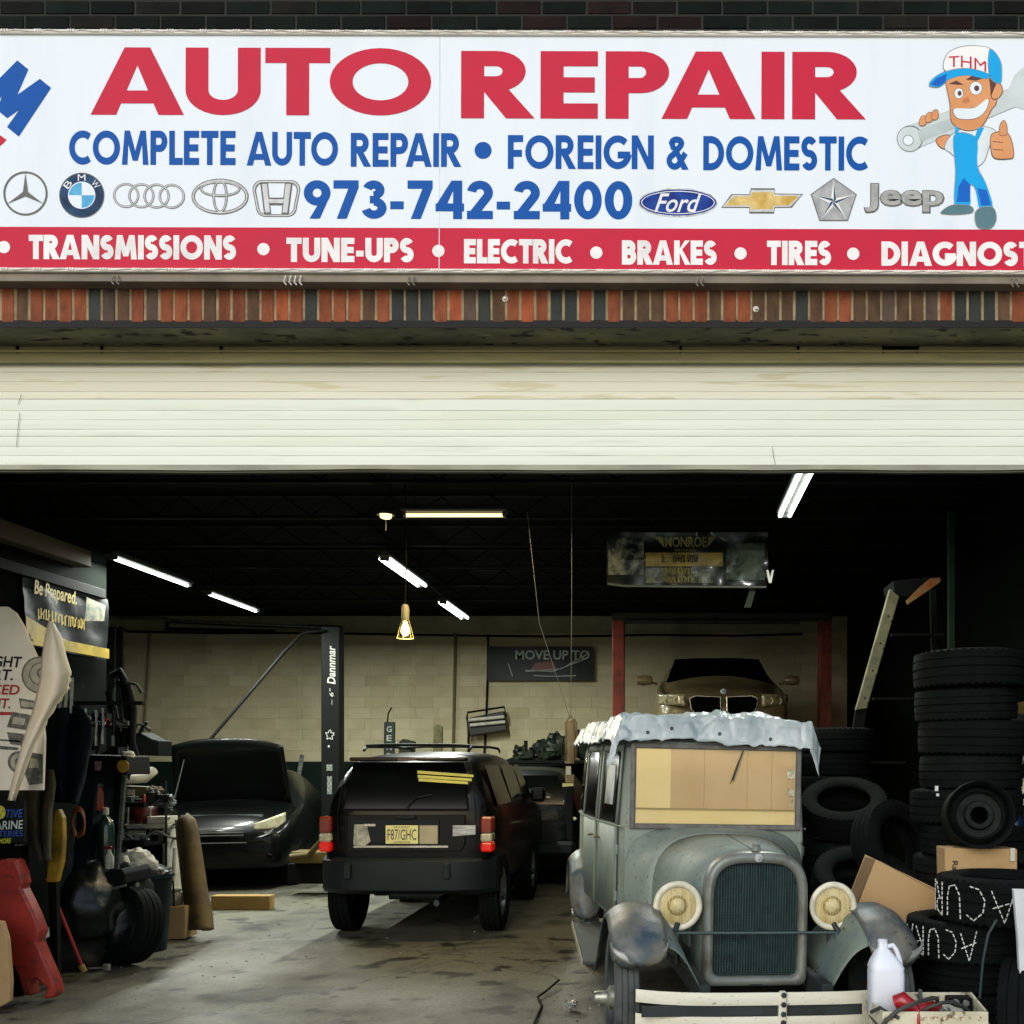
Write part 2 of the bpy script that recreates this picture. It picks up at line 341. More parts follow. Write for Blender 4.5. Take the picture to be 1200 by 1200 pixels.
# ================================================================ SHOP FRONT
fw = thing('brick_front','dark upper brick wall with a soldier course of orange and brown bricks over the garage opening','wall',(0,0,0)); fw['kind']='structure'
mortar_u = M_('dark_mortar','2b2c25',rough=.95,col2='2a2a24',scale=8,bump=.3)
mortar_s = M_('tan_mortar','a08d6c',col2='7d6c50',rough=.95,scale=14,bump=.4)
OX0,OX1,SOFF = -4.6,2.75,3.636           # opening, soffit height
MB().box((-9.5,-.0035,SOFF+.02),(6,.3,3.862)).build('soldier_mortar',mortar_s,fw)
MB().box((-9.5,-.002,3.862),(6,.3,5.6)).build('upper_mortar',mortar_u,fw)
MB().box((-9.5,0,-.02),(OX0,.3,SOFF+.02)).build('left_pier',M_('pier_brick','5b3a2c',col2='3b2820',rough=.9,scale=9,bump=.5),fw)
MB().box((OX1,0,-.02),(6,.3,SOFF+.02)).build('right_pier',MATS['pier_brick'],fw)
BC = {'R':M_('brick_orange','8c4a28',col2='6c351b',rough=.85,scale=10,bump=.5,bscale=90,rv=.13,stretch=(1.6,1,.8)),
      'O':M_('brick_bright_orange','a8552a',col2='8c4020',rough=.85,scale=10,bump=.5,bscale=90,rv=.1,stretch=(1.6,1,.8)),
      'B':M_('brick_brown','5d4229',col2='44301d',rough=.85,scale=10,bump=.5,bscale=90,rv=.13,stretch=(1.6,1,.8)),
      'G':M_('brick_grey_brown','574538',col2='3d332b',rough=.85,scale=10,bump=.5,bscale=90,rv=.12,stretch=(1.6,1,.8)),
      'D':M_('brick_dark','22291f',col2='171c17',rough=.7,scale=10,bump=.5,bscale=90,rv=.18)}
seq = 'RBRRRRDGBRGRRRBRRBROR'+'DRR'+'RBRDDDROGDBRORDDRDRBBBRRR'+'BRRBBBDBRRBBGBBGRDDDBRBRR'
pb={}
for k,m_ in BC.items(): pb[k]=None
x0=P(1.5,0,4.6).x
def brick(kind,x,y,z,horiz):
    key=(kind,horiz)
    if pb.get(key) is None:
        a=(.0287,.014,.0955) if not horiz else (.1015,.014,.0300)
        o=MB().box((-a[0],-.006,-a[2]),(a[0],.014,a[2]),ch=.003).build('brick',BC[kind] if not horiz else BU[kind],fw); pb[key]=o
    else:
        o=pb[key].copy(); C.objects.link(o)
    o.parent=fw; o.location=(x,y+rnd.uniform(-.002,.002),z); o.rotation_euler=(0,rnd.uniform(-.006,.006),0)
for i in range(-4,78):
    k=seq[i%len(seq)] if 0<=i<len(seq) else rnd.choice('RBRD')
    brick(k,x0+(i+.5)*.0676,0,3.750,False)
BU={'D':M_('brick_black_green','121a15',col2='0a0f0c',rough=.8,spec=.1,scale=7,bump=.4,bscale=60,rv=.3),
    'B':M_('brick_black_brown','1b1a14',col2='10100c',rough=.8,spec=.1,scale=7,bump=.4,bscale=60,rv=.3),
    'R':M_('brick_dark_red','241813',col2='16100d',rough=.8,spec=.1,scale=7,bump=.4,bscale=60,rv=.25)}
for r in range(3):
    z=P(0,27-17.3*r,4.6).z
    for i in range(-3,27):
        x=P(0,0,4.6).x+.2116*(i+(.5 if r%2 else .06)); brick(rnd.choice('DDDDDBBR' if x>-2 else 'DDDDDDB'),x,0,z,True)
# eye bolts left in the bricks
for (px,py) in ((592,350),(886,362)):
    b=thing('wall_anchor','small round steel anchor set in the soldier bricks %s'%('near the middle' if px<700 else 'beside a dark brick'),'anchor',P(px,py,4.59),group='anchors in the bricks')
    MB(TR((0,.004,0),(R(90),0,0))).lathe([(0,.012),(.006,.012),(.008,.004),(.014,.003),(.0145,0),(.0145,-.004)],n=14).build('washer',M_('zinc','b9b6a6',metal=.6,rough=.5),b)
# lintel soffit with flaking paint, hood and door
flake = M_('flaking_paint','6f6e50',col2='4b4d38',rough=.8,scale=4,lo=.42,hi=.6,col3='15170f',bump=.6,bscale=30,stretch=(.5,1,1))
lt = thing('steel_lintel','flaking grey green steel lintel under the soldier bricks above the door','lintel',(0,0,SOFF))
MB().box((OX0,.0,0),(OX1,.21,.019),ch=.003).build('bottom_plate',flake,lt)
MB().box((OX0,-.006,-.006),(OX1,.0,.028)).build('front_lip',M_('rust_black','12110d',rough=.8),lt)
m_=MB()
for i in range(46):
    x=rnd.uniform(-3.0,1.7); y=rnd.choice([.2,.19,rnd.uniform(.05,.19)]); a=rnd.uniform(.01,.05)
    m_.add([(x,y,-.001),(x+a,y-.01,-.002-rnd.uniform(0,.012)),(x+a*1.3,y+.005,-.001)],[(0,1,2)])
tag(m_.build('paint_flakes',M_('pale_flakes','a9a684',rough=.8),lt),kind='stuff')
YD=.21
hd = thing('door_hood','tan sheet metal strip with slots above the rolled shutter','hood',(0,YD,0))
hm = M_('hood_paint','a39a6c',col2='857e58',rough=.7,scale=5,stretch=(.3,1,3))
zt,z1,z2=SOFF,P(0,411,4.81).z,P(0,425,4.81).z
MB().box((OX0,0,z2+.004),(OX1,.05,zt-.002),ch=.003).build('fascia',hm,hd)
MB().box((OX0,-.012,z1-.012),(OX1,-.001,z1),ch=.002).build('drip_edge',hm,hd)
MB().box((OX0,-.02,z2-.006),(OX1,.0,z2+.003),ch=.001).build('lower_lip',hm,hd)
for px in (18,117,257,796,934,1034,1074):
    MB().box((P(px,0,4.8).x,-.008,P(0,413,4.8).z),(P(px+3,0,4.8).x,-.001,P(0,405,4.8).z)).build('slot',black,hd)
MB().box((P(1037,0,4.8).x,-.008,P(0,409,4.8).z),(P(1074,0,4.8).x,-.001,P(0,405.5,4.8).z)).build('slot',black,hd)
# shutter
sh = thing('garage_shutter','cream white roll up garage door raised to the top of the opening','shutter',(0,.23,0))
sm = M_('shutter_paint','e3e8d9',col2='d8dec8',rough=.5,scale=2.2,stretch=(.15,1,2.),col3='d9decb',lo=.45,hi=.7)
sm_shade = M_('shutter_paint_shaded','e6e4cd',col2='dcd9be',rough=.5,scale=2.2,stretch=(.2,1,2.5),col3='d3cca6',lo=.4,hi=.7)  # top slats: the lintel's soft shade put into the paint as a yellower tone
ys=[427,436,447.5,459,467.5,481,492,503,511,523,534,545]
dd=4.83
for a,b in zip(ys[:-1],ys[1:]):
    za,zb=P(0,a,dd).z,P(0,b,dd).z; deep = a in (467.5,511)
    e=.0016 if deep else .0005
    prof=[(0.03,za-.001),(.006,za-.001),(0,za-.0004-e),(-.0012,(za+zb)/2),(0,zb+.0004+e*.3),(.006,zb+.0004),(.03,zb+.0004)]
    MB().loft([[ (OX0+.02+(OX1-OX0-.04)*i/70,y+.0016*noise.noise(Vector((i*.31,a*.3,0)))+.0012*noise.noise(Vector((i*.9,a,3))),z) for y,z in prof] for i in range(71)]).build('slat',sm_shade if a<467 else sm,sh)
MB().box((OX0+.02,.012,z2-.03),(OX1-.02,.028,P(0,546,dd).z)).build('backing',M_('shutter_backing','8f8c74',rough=.8),sh)
bb = M_('bottom_bar_paint','9c9b84',col2='7d7b66',rough=.6,scale=5,stretch=(.4,1,1))
def bar(z0,z1,y0,y1,nm,m):
    rings=[]
    for i in range(61):
        x=OX0+.02+(OX1-OX0-.04)*i/60; wv=.006*noise.noise(Vector((x*1.1,z0,0)))+.004*noise.noise(Vector((x*3,z0,5)))
        rings.append([(x,y0,z0+wv),(x,y1,z0+wv),(x,y1,z1),(x,y0+.004,z1)])
    MB().loft(rings).build(nm,m,sh,smooth=35)
bar(P(0,551.5,dd).z,P(0,545.3,dd).z,-.014,.03,'bottom_bar',bb)
bar(P(0,554,dd).z,P(0,551.8,dd).z,-.008,.02,'rubber_seal',M_('seal_rubber','4f4f40',rough=.8))
for px,py,l in ((25,462,12),(23,484,40),(905,524,26)):
    MB().tube([P(px,py,4.823)-Vector((0,.23,0)),P(px-1+(3 if px>900 else -1),py+l*.5,4.823)-Vector((0,.23,0)),P(px+(5 if px>900 else -4),py+l,4.823)-Vector((0,.23,0))],.0012,4).build('scratch',M_('scratch_dark','77745f',rough=.8),sh)
for px,py in ((485,556),(712,552)):
    pass
# ================================================================ THE SIGN
DS=4.52
SX0,SX1 = P(-300,0,DS).x, P(1380,0,DS).x
zt_,zb_ = P(0,38,DS).z, P(0,322,DS).z
sg = thing('shop_sign','long white shop sign AUTO REPAIR in red above blue lettering and a red band','sign',(0,DS-DIST,0),rot=(0,R(.16),0))
def SP(px,py,w=0.): p=P(px,py,DS-w); return Vector((p.x,-w,P(px,py,DS).z))   # in sign space, w metres proud of the face
def SPf(px,py,w=0.): q=P(px,py,DS); return Vector((q.x,-w*.3-.0004*(w>0),q.z))
white = M_('sign_face_white','e9f1f5',rough=.55,spec=.15,col2='dce6ea',scale=2.5,stretch=(1.6,1,.25),lo=.5,hi=.8)
redp = M_('sign_red','cc2540',rough=.55,spec=.15,col2='c42640'); bluep = M_('sign_blue','0052a4',rough=.55,spec=.15,col2='0055a6')
trim = M_('sign_trim','efe9dc',rough=.55,spec=.15,col2='d9d1c0',scale=12,stretch=(.3,1,1)); tan_=M_('sign_return','857a66',rough=.6,col2='6a6152',scale=4)
MB().box((SX0,.0,zb_+.02),(SX1,.07,zt_-.02)).build('sign_face',white,sg)
MB().box((SX0-.02,-.012,zt_-.02),(SX1+.02,.075,zt_),ch=.003).build('top_trim',trim,sg)
MB().box((SX0-.02,-.012,zb_+.002),(SX1+.02,.0745,zb_+.02),ch=.003).build('bottom_trim',trim,sg)
MB().box((SX0-.02,.004,zb_-.036),(SX1+.02,.078,zb_+.001),ch=.002).build('bottom_return',tan_,sg)
cl=MB()
x=SX0
while x<SX1:
    for z,s in ((zt_-.010,1),(zb_+.011,-1)):
        cl.tube([(x,-.013,z),(x+.03,-.016,z+.004*s),(x+.09,-.016,z-.003*s),(x+.115,-.013,z-.001*s)],.0022,5)
        for q in range(3): cl.box((x+.118+q*.012,-.018,z-.004),(x+.124+q*.012,-.012,z+.006))
    x+=.152
tag(cl.build('trim_clips',M_('clip_white','fbfaf2',rough=.55,spec=.15,col2='d8cdbb',scale=30),sg),kind='stuff')
for px,s_ in ((130,1),(332,2),(476,1),(814,1),(1183,1)):
    for k in range(2*s_):
        q=SPf(px+k*6,328,0); MB().tube([q+Vector((0,-.002,.012)),q+Vector((.004,-.014,0)),q+Vector((-.004,-.008,-.02)),q+Vector((.006,-.004,-.03))],.0035,5).build('wire_tie',M_('tie_metal','8f8d80',rough=.6) if s_==1 else M_('bird_lime','e9e6da',rough=.8),sg)
MB().box((SX0,-.0006,SPf(0,318).z),(SX1,0.0004,SPf(0,268).z)).build('red_band',redp,sg)
MB().box((SPf(511.4,0).x,-.0013,zb_+.021),(SPf(512.4,0).x,.0003,zt_-.021)).build('panel_seam',M_('seam_shade','dfe6e8',rough=.55,spec=.15),sg)
def word(txt,x0,x1,ytop,ybase,m,t,gap=.1,w=.003,shade=None):
    mb=MB(); H=ybase-ytop
    lay_text(mb,txt,lambda u,v,l: SPf(x0+u*(x1-x0),ybase-v*H,w+l),t,gap)
    return mb.build('lettering',m,sg,fix=False)
def dot(px,py,r,m,w=.003,name='bullet'):
    vs=[SPf(px+r*math.cos(i*math.pi/12),py+r*math.sin(i*math.pi/12),w) for i in range(24)]
    return MB().add(vs,[tuple(range(24))]).build(name,m,sg,fix=False)
word('AUTO',103,502,57.5,136.5,redp,.225,.045)
word('REPAIR',537,1009,60.5,139.5,redp,.225,.075)
word('COMPLETE',78,273,155,195,bluep,.205,.07)
word('AUTO',286,393,156,195.5,bluep,.205,.06)
word('REPAIR',408,537,157,196.5,bluep,.205,.07)
dot(563,177,10,bluep)
word('FOREIGN',592,763,159,198.5,bluep,.205,.075)
word('&',778,804,160,199,bluep,.19)
word('DOMESTIC',821,1014,159.5,199.5,bluep,.205,.07)
word('973-742-2400',353,738,212.5,257.5,bluep,.215,.07)
wl=M_('sign_letter_white','f7f5f0',rough=.55,spec=.15)
for t_,a,b,y0,y1 in (('TRANSMISSIONS',31,274,277.5,306),('TUNE-UPS',333,482,280,308.5),('ELECTRIC',541,668,281,309.5),('BRAKES',726,837,282,310.5),('TIRES',896,971,282,310.5),('DIAGNOSTICS',1030,1262,282.5,311)):
    word(t_,a,b,y0,y1,wl,.255,.05,.004)
for px,py in ((2,292),(306,293.5),(511,295),(696,296.5),(865,297),(997,297)): dot(px,py,7.2,wl,.004)
# the cut-off blue M at the left end, with the red curve under it
ux,uy=.63,-.78; rx_,ry_=.78,.63
mb=MB(); lay_text(mb,'M',lambda u,v,l: SPf(-31+u*64*rx_+v*68*ux,122+u*64*ry_+v*68*uy,.003+l),.27); mb.build('lettering',bluep,sg,fix=False)
MB().add([SPf(-60+ (66+q)*math.cos(R(a)),130+(50+q)*math.sin(R(a)),.0035) for a in range(35,100,5) for q in (0,13)],[(2*i,2*i+1,2*i+3,2*i+2) for i in range(12)]).build('red_curve',redp,sg,fix=False)
# ---- emblems
silver=M_('emblem_silver','a9a9a2',rough=.55,spec=.15,col2='e8e8e4',scale=30,lo=.4,hi=.6); sdark=M_('emblem_shadow','6d6c66',rough=.55,spec=.15); navy=M_('emblem_navy','14304e',rough=.55,spec=.15,col2='2b5176',scale=10)
sky_=M_('emblem_sky','62b6dc',rough=.55,spec=.15,col2='3d9bd0',scale=14); gold=M_('emblem_gold','c9a24a',rough=.55,spec=.15,col2='e8d08c',scale=12); fblue=M_('emblem_blue','12307c',rough=.55,spec=.15,col2='1c48a0',scale=12)
lite=M_('emblem_light','d9dad7',rough=.55,spec=.15,col2='c2c3c0',scale=30)
def ell(mb,cx,cy,rx,ry,w,hole=None,n=40,a0=0,a1=360):
    vs=[]; full=abs(a1-a0)>=360
    m=n if full else n+1
    if hole is None:
        vs=[SPf(cx+rx*math.cos(R(a0+(a1-a0)*i/n)),cy+ry*math.sin(R(a0+(a1-a0)*i/n)),w) for i in range(m)]; mb.add(vs,[tuple(range(m))]); return
    for i in range(m):
        a=R(a0+(a1-a0)*i/n); vs+=[SPf(cx+rx*math.cos(a),cy+ry*math.sin(a),w),SPf(cx+(rx-hole)*math.cos(a),cy+(ry-hole)*math.sin(a),w)]
    mb.add(vs,[(2*i,2*i+1,(2*i+3)%(2*m),(2*i+2)%(2*m)) for i in range(m if full else n)])
def poly(mb,pts,w): mb.add([SPf(x,y,w) for x,y in pts],[tuple(range(len(pts)))])
def fill(pts,w,m,name='emblem'):
    mb=MB(); poly(mb,pts,w); return mb.build(name,m,sg,fix=False)
def emb(fn,m,label=None):
    mb=MB(); fn(mb); o=mb.build('emblem',m,sg,fix=False)
    if label: o['label']=label
    return o
def star(mb):
    ell(mb,27,229,26,26,.003,2.4)
    for a in (-90,30,150):
        c,s=math.cos(R(a)),math.sin(R(a)); poly(mb,[(27+24.5*c,229+24.5*s),(27-3.4*s-1*c,229+3.4*c-1*s),(27-2*c,229-2*s),(27+3.4*s-1*c,229-3.4*c-1*s)],.0035+.0003*(a+90)/120)
emb(star,sdark,'three pointed star in a ring')
emb(lambda m: ell(m,27,229,24.6,24.6,.0025,.9),lite)
emb(lambda m: ell(m,93,231,26.5,26.5,.003),sdark,'round navy badge with blue and white quarters')
emb(lambda m: ell(m,93,231,25.5,25.5,.004),navy); emb(lambda m: ell(m,93,231,16,16,.005),white)
def quart(m):
    for a in (180,0): poly(m,[(93,231)]+[(93+14.8*math.cos(R(a+q)),231+14.8*math.sin(R(a+q))) for q in range(0,91,9)],.006)
emb(quart,sky_)
for ch,a in (('U',-142),('M',-90),('W',-38)):
    c,s=math.cos(R(a)),math.sin(R(a)); cx,cy=93+20.6*c,231+20.6*s; tx,ty=-s,c
    vs,fs=font_mesh(ch if ch!='U' else 'B',0,0); MB().add([SPf(cx+tx*(u-.5)*9+c*(v-.5)*7.5,cy+ty*(u-.5)*9+s*(v-.5)*7.5,.0062) for u,v in vs],fs).build('lettering',wl,sg,fix=False)
for k in range(4):
    emb(lambda m: ell(m,145+17.8*k,231+.3*k,15.4,14.6,.003+.0006*k,2.6),sdark,'one of four linked rings'); emb(lambda m: ell(m,145+17.8*k,231+.3*k,14.7,13.9,.0033+.0006*k,1.2),lite)
def ty(m):
    ell(m,255,232,33.5,21,.003,4,56); ell(m,255,231.5,9,20,.0036,3); ell(m,255,223,24,9.5,.0042,3)
emb(ty,sdark,'three crossing ovals'); 
emb(lambda m:(ell(m,255,232,32.3,19.8,.0046,1.7,56),ell(m,255,231.5,8,19,.0048,1.1),ell(m,255,223,23,8.5,.005,1.2)),lite)
def rr(x0,y0,x1,y1,r,tp=0):
    o=[]
    for cx,cy,a in ((x1-r,y0+r,-90),(x1-r-tp,y1-r,0),(x0+r+tp,y1-r,90),(x0+r,y0+r,180)): o+=[(cx+r*math.cos(R(a+q)),cy+r*math.sin(R(a+q))) for q in range(0,91,15)]
    return o
def ring(mb,A,B,w): n=len(A); mb.add([SPf(*p,w) for p in A]+[SPf(*p,w) for p in B],[(i,(i+1)%n,n+(i+1)%n,n+i) for i in range(n)])
emb(lambda m: ring(m,rr(293,212.5,349,255.5,11,4),rr(297,216,345,252.5,9,3.6),.003),sdark,'letter H in a rounded frame')
emb(lambda m: ring(m,rr(294,213.3,348,254.7,10.5,4),rr(295.6,215,346.4,253.5,10,4),.0036),lite)
emb(lambda m:(poly(m,[(303,216),(311,216),(315,234),(327,234),(331,216),(339,216),(334,252),(327,252),(325,241),(317,241),(315,252),(308,252)][:0] or [(302,216),(311,216),(315,252),(306.5,252)],.003),poly(m,[(340,216),(331,216),(327,252),(335.5,252)],.0033),poly(m,[(312,233),(330,233),(329,242),(313,242)],.0036)),sdark)
emb(lambda m:(poly(m,[(304,217),(310,217),(313.6,250.5),(308,250.5)],.0042),poly(m,[(338,217),(332,217),(328.4,250.5),(334,250.5)],.0042),poly(m,[(312,235),(330,235),(329,239.5),(313,239.5)],.0045)),lite)
emb(lambda m: ell(m,791.5,237.5,46.5,17,.003,None,56),silver,'blue oval with white script'); emb(lambda m: ell(m,791.5,237.5,45,15.4,.0036,None,56),fblue)
emb(lambda m: ell(m,791.5,237.5,43,13.6,.0042,.9,56),wl)
font_on(sg,'Ford',lambda u,v,w: SPf(764+u*55,249-v*22,w+.0035),wl,.4,.012)
bt_=[(844,248),(857,229),(875,229),(877,221),(904,221),(905,228),(938,228),(924,244),(906,244),(904,250),(876,250),(877,243),(864,243)]
bt_=[(842,243.5),(854,227.5),(875,227.5),(877,220.5),(905,220.5),(905,226.5),(938,227),(925,243),(905,243.5),(904,250),(875,250),(875,243.5)]
fill(bt_,.003,sdark)['label']='gold cross with slanted ends'
cx,cy=890,235.3
fill([(cx+(x-cx)*.965,cy+(y-cy)*.87) for x,y in bt_],.0038,lite); fill([(cx+(x-cx)*.9,cy+(y-cy)*.68) for x,y in bt_],.0046,gold)
pen=[(974+28.5*math.cos(R(-90+72*k)),236+28*math.sin(R(-90+72*k))) for k in range(5)]
fill(pen,.003,sdark)['label']='grey pentagon with a five pointed star'
fill([(974+(x-974)*.95,236+(y-236)*.95) for x,y in pen],.0036,M_('emblem_grey','b9bab6',rough=.55,spec=.15,col2='98999a',scale=20))
def pst(m,k,w):
    for i in range(5):
        a=-90+72*i; poly(m,[(974+25*k*math.cos(R(a)),236+25*k*math.sin(R(a))),(974+4.2*k*math.cos(R(a+50)),236+4.2*k*math.sin(R(a+50))),(974,236),(974+4.2*k*math.cos(R(a-50)),236+4.2*k*math.sin(R(a-50)))],w+.0002*i)
emb(lambda m:pst(m,1.04,.0044),wl)
def pst2(m):
    for i in range(5):
        a=-90+72*i; poly(m,[(974+24*math.cos(R(a)),236+24*math.sin(R(a))),(974+3.6*math.cos(R(a+50)),236+3.6*math.sin(R(a+50))),(974,236)],.0058+.0002*i)
emb(pst2,M_('star_dark','31506a',rough=.55,spec=.15))
font_on(sg,'Jeep',lambda u,v,w: SPf(1009+u*95,249.5-v*35.5,w),sdark,0,.055,.003)
font_on(sg,'Jeep',lambda u,v,w: SPf(1010.5+u*91.5,247.5-v*32.5,w),M_('letter_grey','b4b4ae',rough=.55,spec=.15,col2='9a9a94',scale=20),0,.03,.0042)
# ---- a plain workman in cap and overalls with a wrench
skin=M_('print_skin','e2a06c',rough=.55,spec=.15,col2='d9945f'); ol=M_('print_outline','6b4a3c',rough=.6); capb=M_('print_blue','19a9e8',rough=.55,spec=.15,col2='1aa2e0'); dkb=M_('print_deep_blue','1668c8',rough=.55,spec=.15)
tee=M_('print_tee','e6eeee',rough=.55,spec=.15); wrm=M_('print_wrench','d3ddda',rough=.55,spec=.15,col2='c5d0cc',scale=8); wro=M_('print_wrench_line','8a9492',rough=.6); shoe=M_('print_shoe','5d7f86',rough=.55,spec=.15); hair=M_('print_hair','5a2f26',rough=.6)
def shape(pts,w,m,line=None,k=1.):
    if line:
        cx=sum(p[0] for p in pts)/len(pts); cy=sum(p[1] for p in pts)/len(pts); o=[]
        for x,y in pts:
            d=math.hypot(x-cx,y-cy) or 1; o.append((x+(x-cx)/d*k,y+(y-cy)/d*k))
        fill(o,w-.0004,line,'figure_outline')
    return fill(pts,w,m,'figure')
def cubic(pts,n=5):   # closed smooth outline through points
    o=[]; N=len(pts)
    for i in range(N):
        p0,p1,p2,p3=[Vector(pts[(i+k-1)%N]) for k in range(4)]
        for j in range(n):
            t=j/n; q=.5*((2*p1)+(p2-p0)*t+(2*p0-5*p1+4*p2-p3)*t*t+(3*p1-p0-3*p2+p3)*t*t*t); o.append((q.x,q.y))
    return o
def circ(cx,cy,r,ry=None,n=20,rot=0): 
    ry=ry or r; return [(cx+r*math.cos(2*math.pi*i/n)*math.cos(rot)-ry*math.sin(2*math.pi*i/n)*math.sin(rot),cy+r*math.cos(2*math.pi*i/n)*math.sin(rot)+ry*math.sin(2*math.pi*i/n)*math.cos(rot)) for i in range(n)]
shape([(1057,148),(1178,104),(1185,88),(1196,78),(1214,72),(1214,136),(1198,128),(1186,124),(1066,176)],.003,wrm,wro)
shape(circ(1063,162,14.5),.0034,wrm,wro); shape(circ(1061,164,5.5),.0046,white,wro)
shape([(1072,152),(1150,124),(1150,137),(1075,166)],.0042,M_('print_wrench_inner','bfcbc7',rough=.55,spec=.15))
shape(cubic([(1094,163),(1108,158),(1112,170),(1101,173)]),.005,skin,ol)                 # far forearm
shape(cubic([(1104,172),(1112,158),(1128,150),(1150,148),(1163,154),(1156,170),(1148,190),(1130,196),(1113,180)]),.0056,tee,wro)
shape(cubic([(1114,160),(1130,156),(1142,165),(1142,195),(1152,215),(1160,243),(1146,247),(1140,222),(1134,216),(1133,243),(1116,241),(1117,200)],3),.0068,capb,wro)
shape([(1120,218),(1126,208),(1134,216),(1133,236),(1118,236)],.0074,dkb); shape([(1142,220),(1153,222),(1158,240),(1147,240)],.0074,dkb)
shape([(1116,148),(1120,148),(1119,168),(1115,168)],.0078,capb); shape([(1143,148),(1150,149),(1141,168),(1136,168)],.0078,capb)
shape(cubic([(1102,246),(1114,240),(1134,241),(1134,249),(1103,250)]),.008,shoe,wro); shape(cubic([(1140,250),(1147,243),(1160,243),(1164,255),(1158,266),(1143,265)]),.008,shoe,wro)
shape(cubic([(1104,90),(1108,82),(1150,84),(1162,92),(1164,118),(1158,128),(1146,148),(1128,152),(1112,142),(1110,120)]),.008,skin,ol)   # head
shape(cubic([(1159,100),(1167,97),(1171,106),(1166,114),(1159,114)]),.0084,skin,ol)
shape([(1154,84),(1168,90),(1163,100),(1158,112),(1156,96)],.0088,hair)
shape(cubic([(1115,127),(1138,126),(1154,115),(1152,128),(1140,138),(1119,138)]),.0088,white,ol,.8)
shape(circ(1120,109,5,6),.0088,white,ol,.5); shape(circ(1140,103,7,7.5),.0088,white,ol,.5); shape(circ(1121,109,2.4,3),.0094,hair); shape(circ(1141,103,3,3.4),.0094,hair)
shape([(1108,98),(1117,94),(1126,99),(1118,99)],.0094,hair); shape([(1128,93),(1136,88),(1150,91),(1140,94)],.0094,hair)
shape(cubic([(1124,118),(1130,113),(1133,118),(1128,121)],3),.0094,M_('print_nose','cf8a57',rough=.55,spec=.15))
shape(cubic([(1104,82),(1106,64),(1122,55),(1145,54),(1158,60),(1156,88),(1130,82)]),.0096,wl,wro)
shape(cubic([(1156,58),(1167,68),(1170,84),(1168,97),(1156,88)]),.0102,capb,wro)
shape(cubic([(1086,100),(1090,92),(1104,84),(1130,80),(1154,86),(1152,92),(1130,88),(1110,92),(1098,101)]),.0106,capb,wro); shape([(1087,99),(1093,92),(1106,86),(1104,96),(1096,101)],.0112,dkb)
font_on(sg,'THM',lambda u,v,w: SPf(1108+u*44,(76+6*u)-v*(12+math.sin(u*3.1)*2)+abs(u-.5)*4,w+.0096),redp,0,.0)
for k,(x,y) in enumerate(((1078,140),(1085,136),(1092,133))): shape(cubic([(x-4,y+5),(x-2,y-3),(x+3,y-4),(x+4,y+4),(x,y+7)],3),.0106+.0005*k,skin,ol,.7)
shape(cubic([(1158,160),(1163,155),(1176,155),(1182,166),(1184,182),(1178,185),(1162,184),(1158,172)]),.0106,skin,ol); shape(cubic([(1168,157),(1169,145),(1173,141),(1176,146),(1176,157)],3),.0112,skin,ol,.8)
for y in (165,174): shape([(1160,y),(1172,y+1),(1172,y+1.9),(1160,y+.9)],.0116,ol)
# ================================================================ LAMPS in the garage
def emis(name,col,s):
    if name in MATS: return MATS[name]
    m=bpy.data.materials.new(name); m.use_nodes=True; b=m.node_tree.nodes['Principled BSDF']; b.inputs['Base Color'].default_value=(.8,.8,.8,1)
    b.inputs['Emission Color'].default_value=(*col,1); b.inputs['Emission Strength'].default_value=s; MATS[name]=m; return m
tube_w=emis('tube_glow',(.93,1,.95),9.); tube_y=emis('tube_glow_warm',(1,.78,.36),1.6); bulb_e=emis('bulb_glow',(1,.86,.45),2.2)
fixm=M_('fixture_enamel','3c403a',rough=.6,col2='2a2d29')
LP=1.4
def strip_light(label,x,d0,d1,z,tubes=2,along='y',watts=55,tm=tube_w,col=(.95,1,.92),chain=True,sp=.045):
    L_=(d1-d0); rz=0 if along=='y' else R(90); tilt=0
    c=P(780,0,(d0+d1)/2); loc=(x,(d0+d1)/2-DIST,z) if along=='y' else (x,d0-DIST,z)
    if along=='x': L_=d1
    t=thing('strip_light',label,'light fixture',loc,rz,group='fluorescent lights under the ceiling')
    MB().box((-.075,-L_/2-.02,.02),(.075,L_/2+.02,.055),ch=.01).box((-.035,-L_/2,.055),(.035,L_/2,.085),ch=.01).build('housing',fixm,t)
    for k in range(tubes):
        xx=(k-(tubes-1)/2)*sp*2
        MB().tube([(xx,-L_/2,0),(xx,L_/2,0)],.016,12).build('tube',tm,t,smooth=40)
    for s in (-1,1):
        MB().box((-.05,s*L_/2-.012,-.018),(.05,s*L_/2+.012,.02),ch=.004).build('end_socket',fixm,t)
        if chain: MB().tube([(0,s*L_*.4,.08),(0,s*L_*.4,4.1-z)],.004,5).build('hanger',jm,t)
    a=bpy.data.lights.new('lamp_light','AREA'); a.shape='RECTANGLE'; a.size=.12; a.size_y=L_; a.energy=watts*LP; a.color=col
    ao=bpy.data.objects.new('lamp_light',a); C.objects.link(ao); ao.parent=t; ao.location=(0,0,-.03)
    return t
strip_light('twin tube light at the left, nearer of the two left hand strip lights',-5.72,10.15,11.75,3.70,1,watts=75)
strip_light('twin tube light at the left, farther and smaller one by the back wall',-5.74,12.3,13.75,3.70,1,watts=75)
strip_light('twin tube light in the middle, just above the hanging bulb',-2.92,10.2,11.75,3.70,2,watts=75)
strip_light('small twin tube light in the middle, nearest the back wall',-2.95,13.0,14.4,3.70,2,watts=80)
strip_light('bright twin tube light at the right under the shutter edge',1.02,7.05,8.4,3.70,2,watts=34,sp=.04)
strip_light('warm yellow single tube running crosswise near the middle',(533-780)*8.3/1150,8.3,.84,3.68,1,along='x',watts=26,tm=tube_y,col=(1,.8,.45))
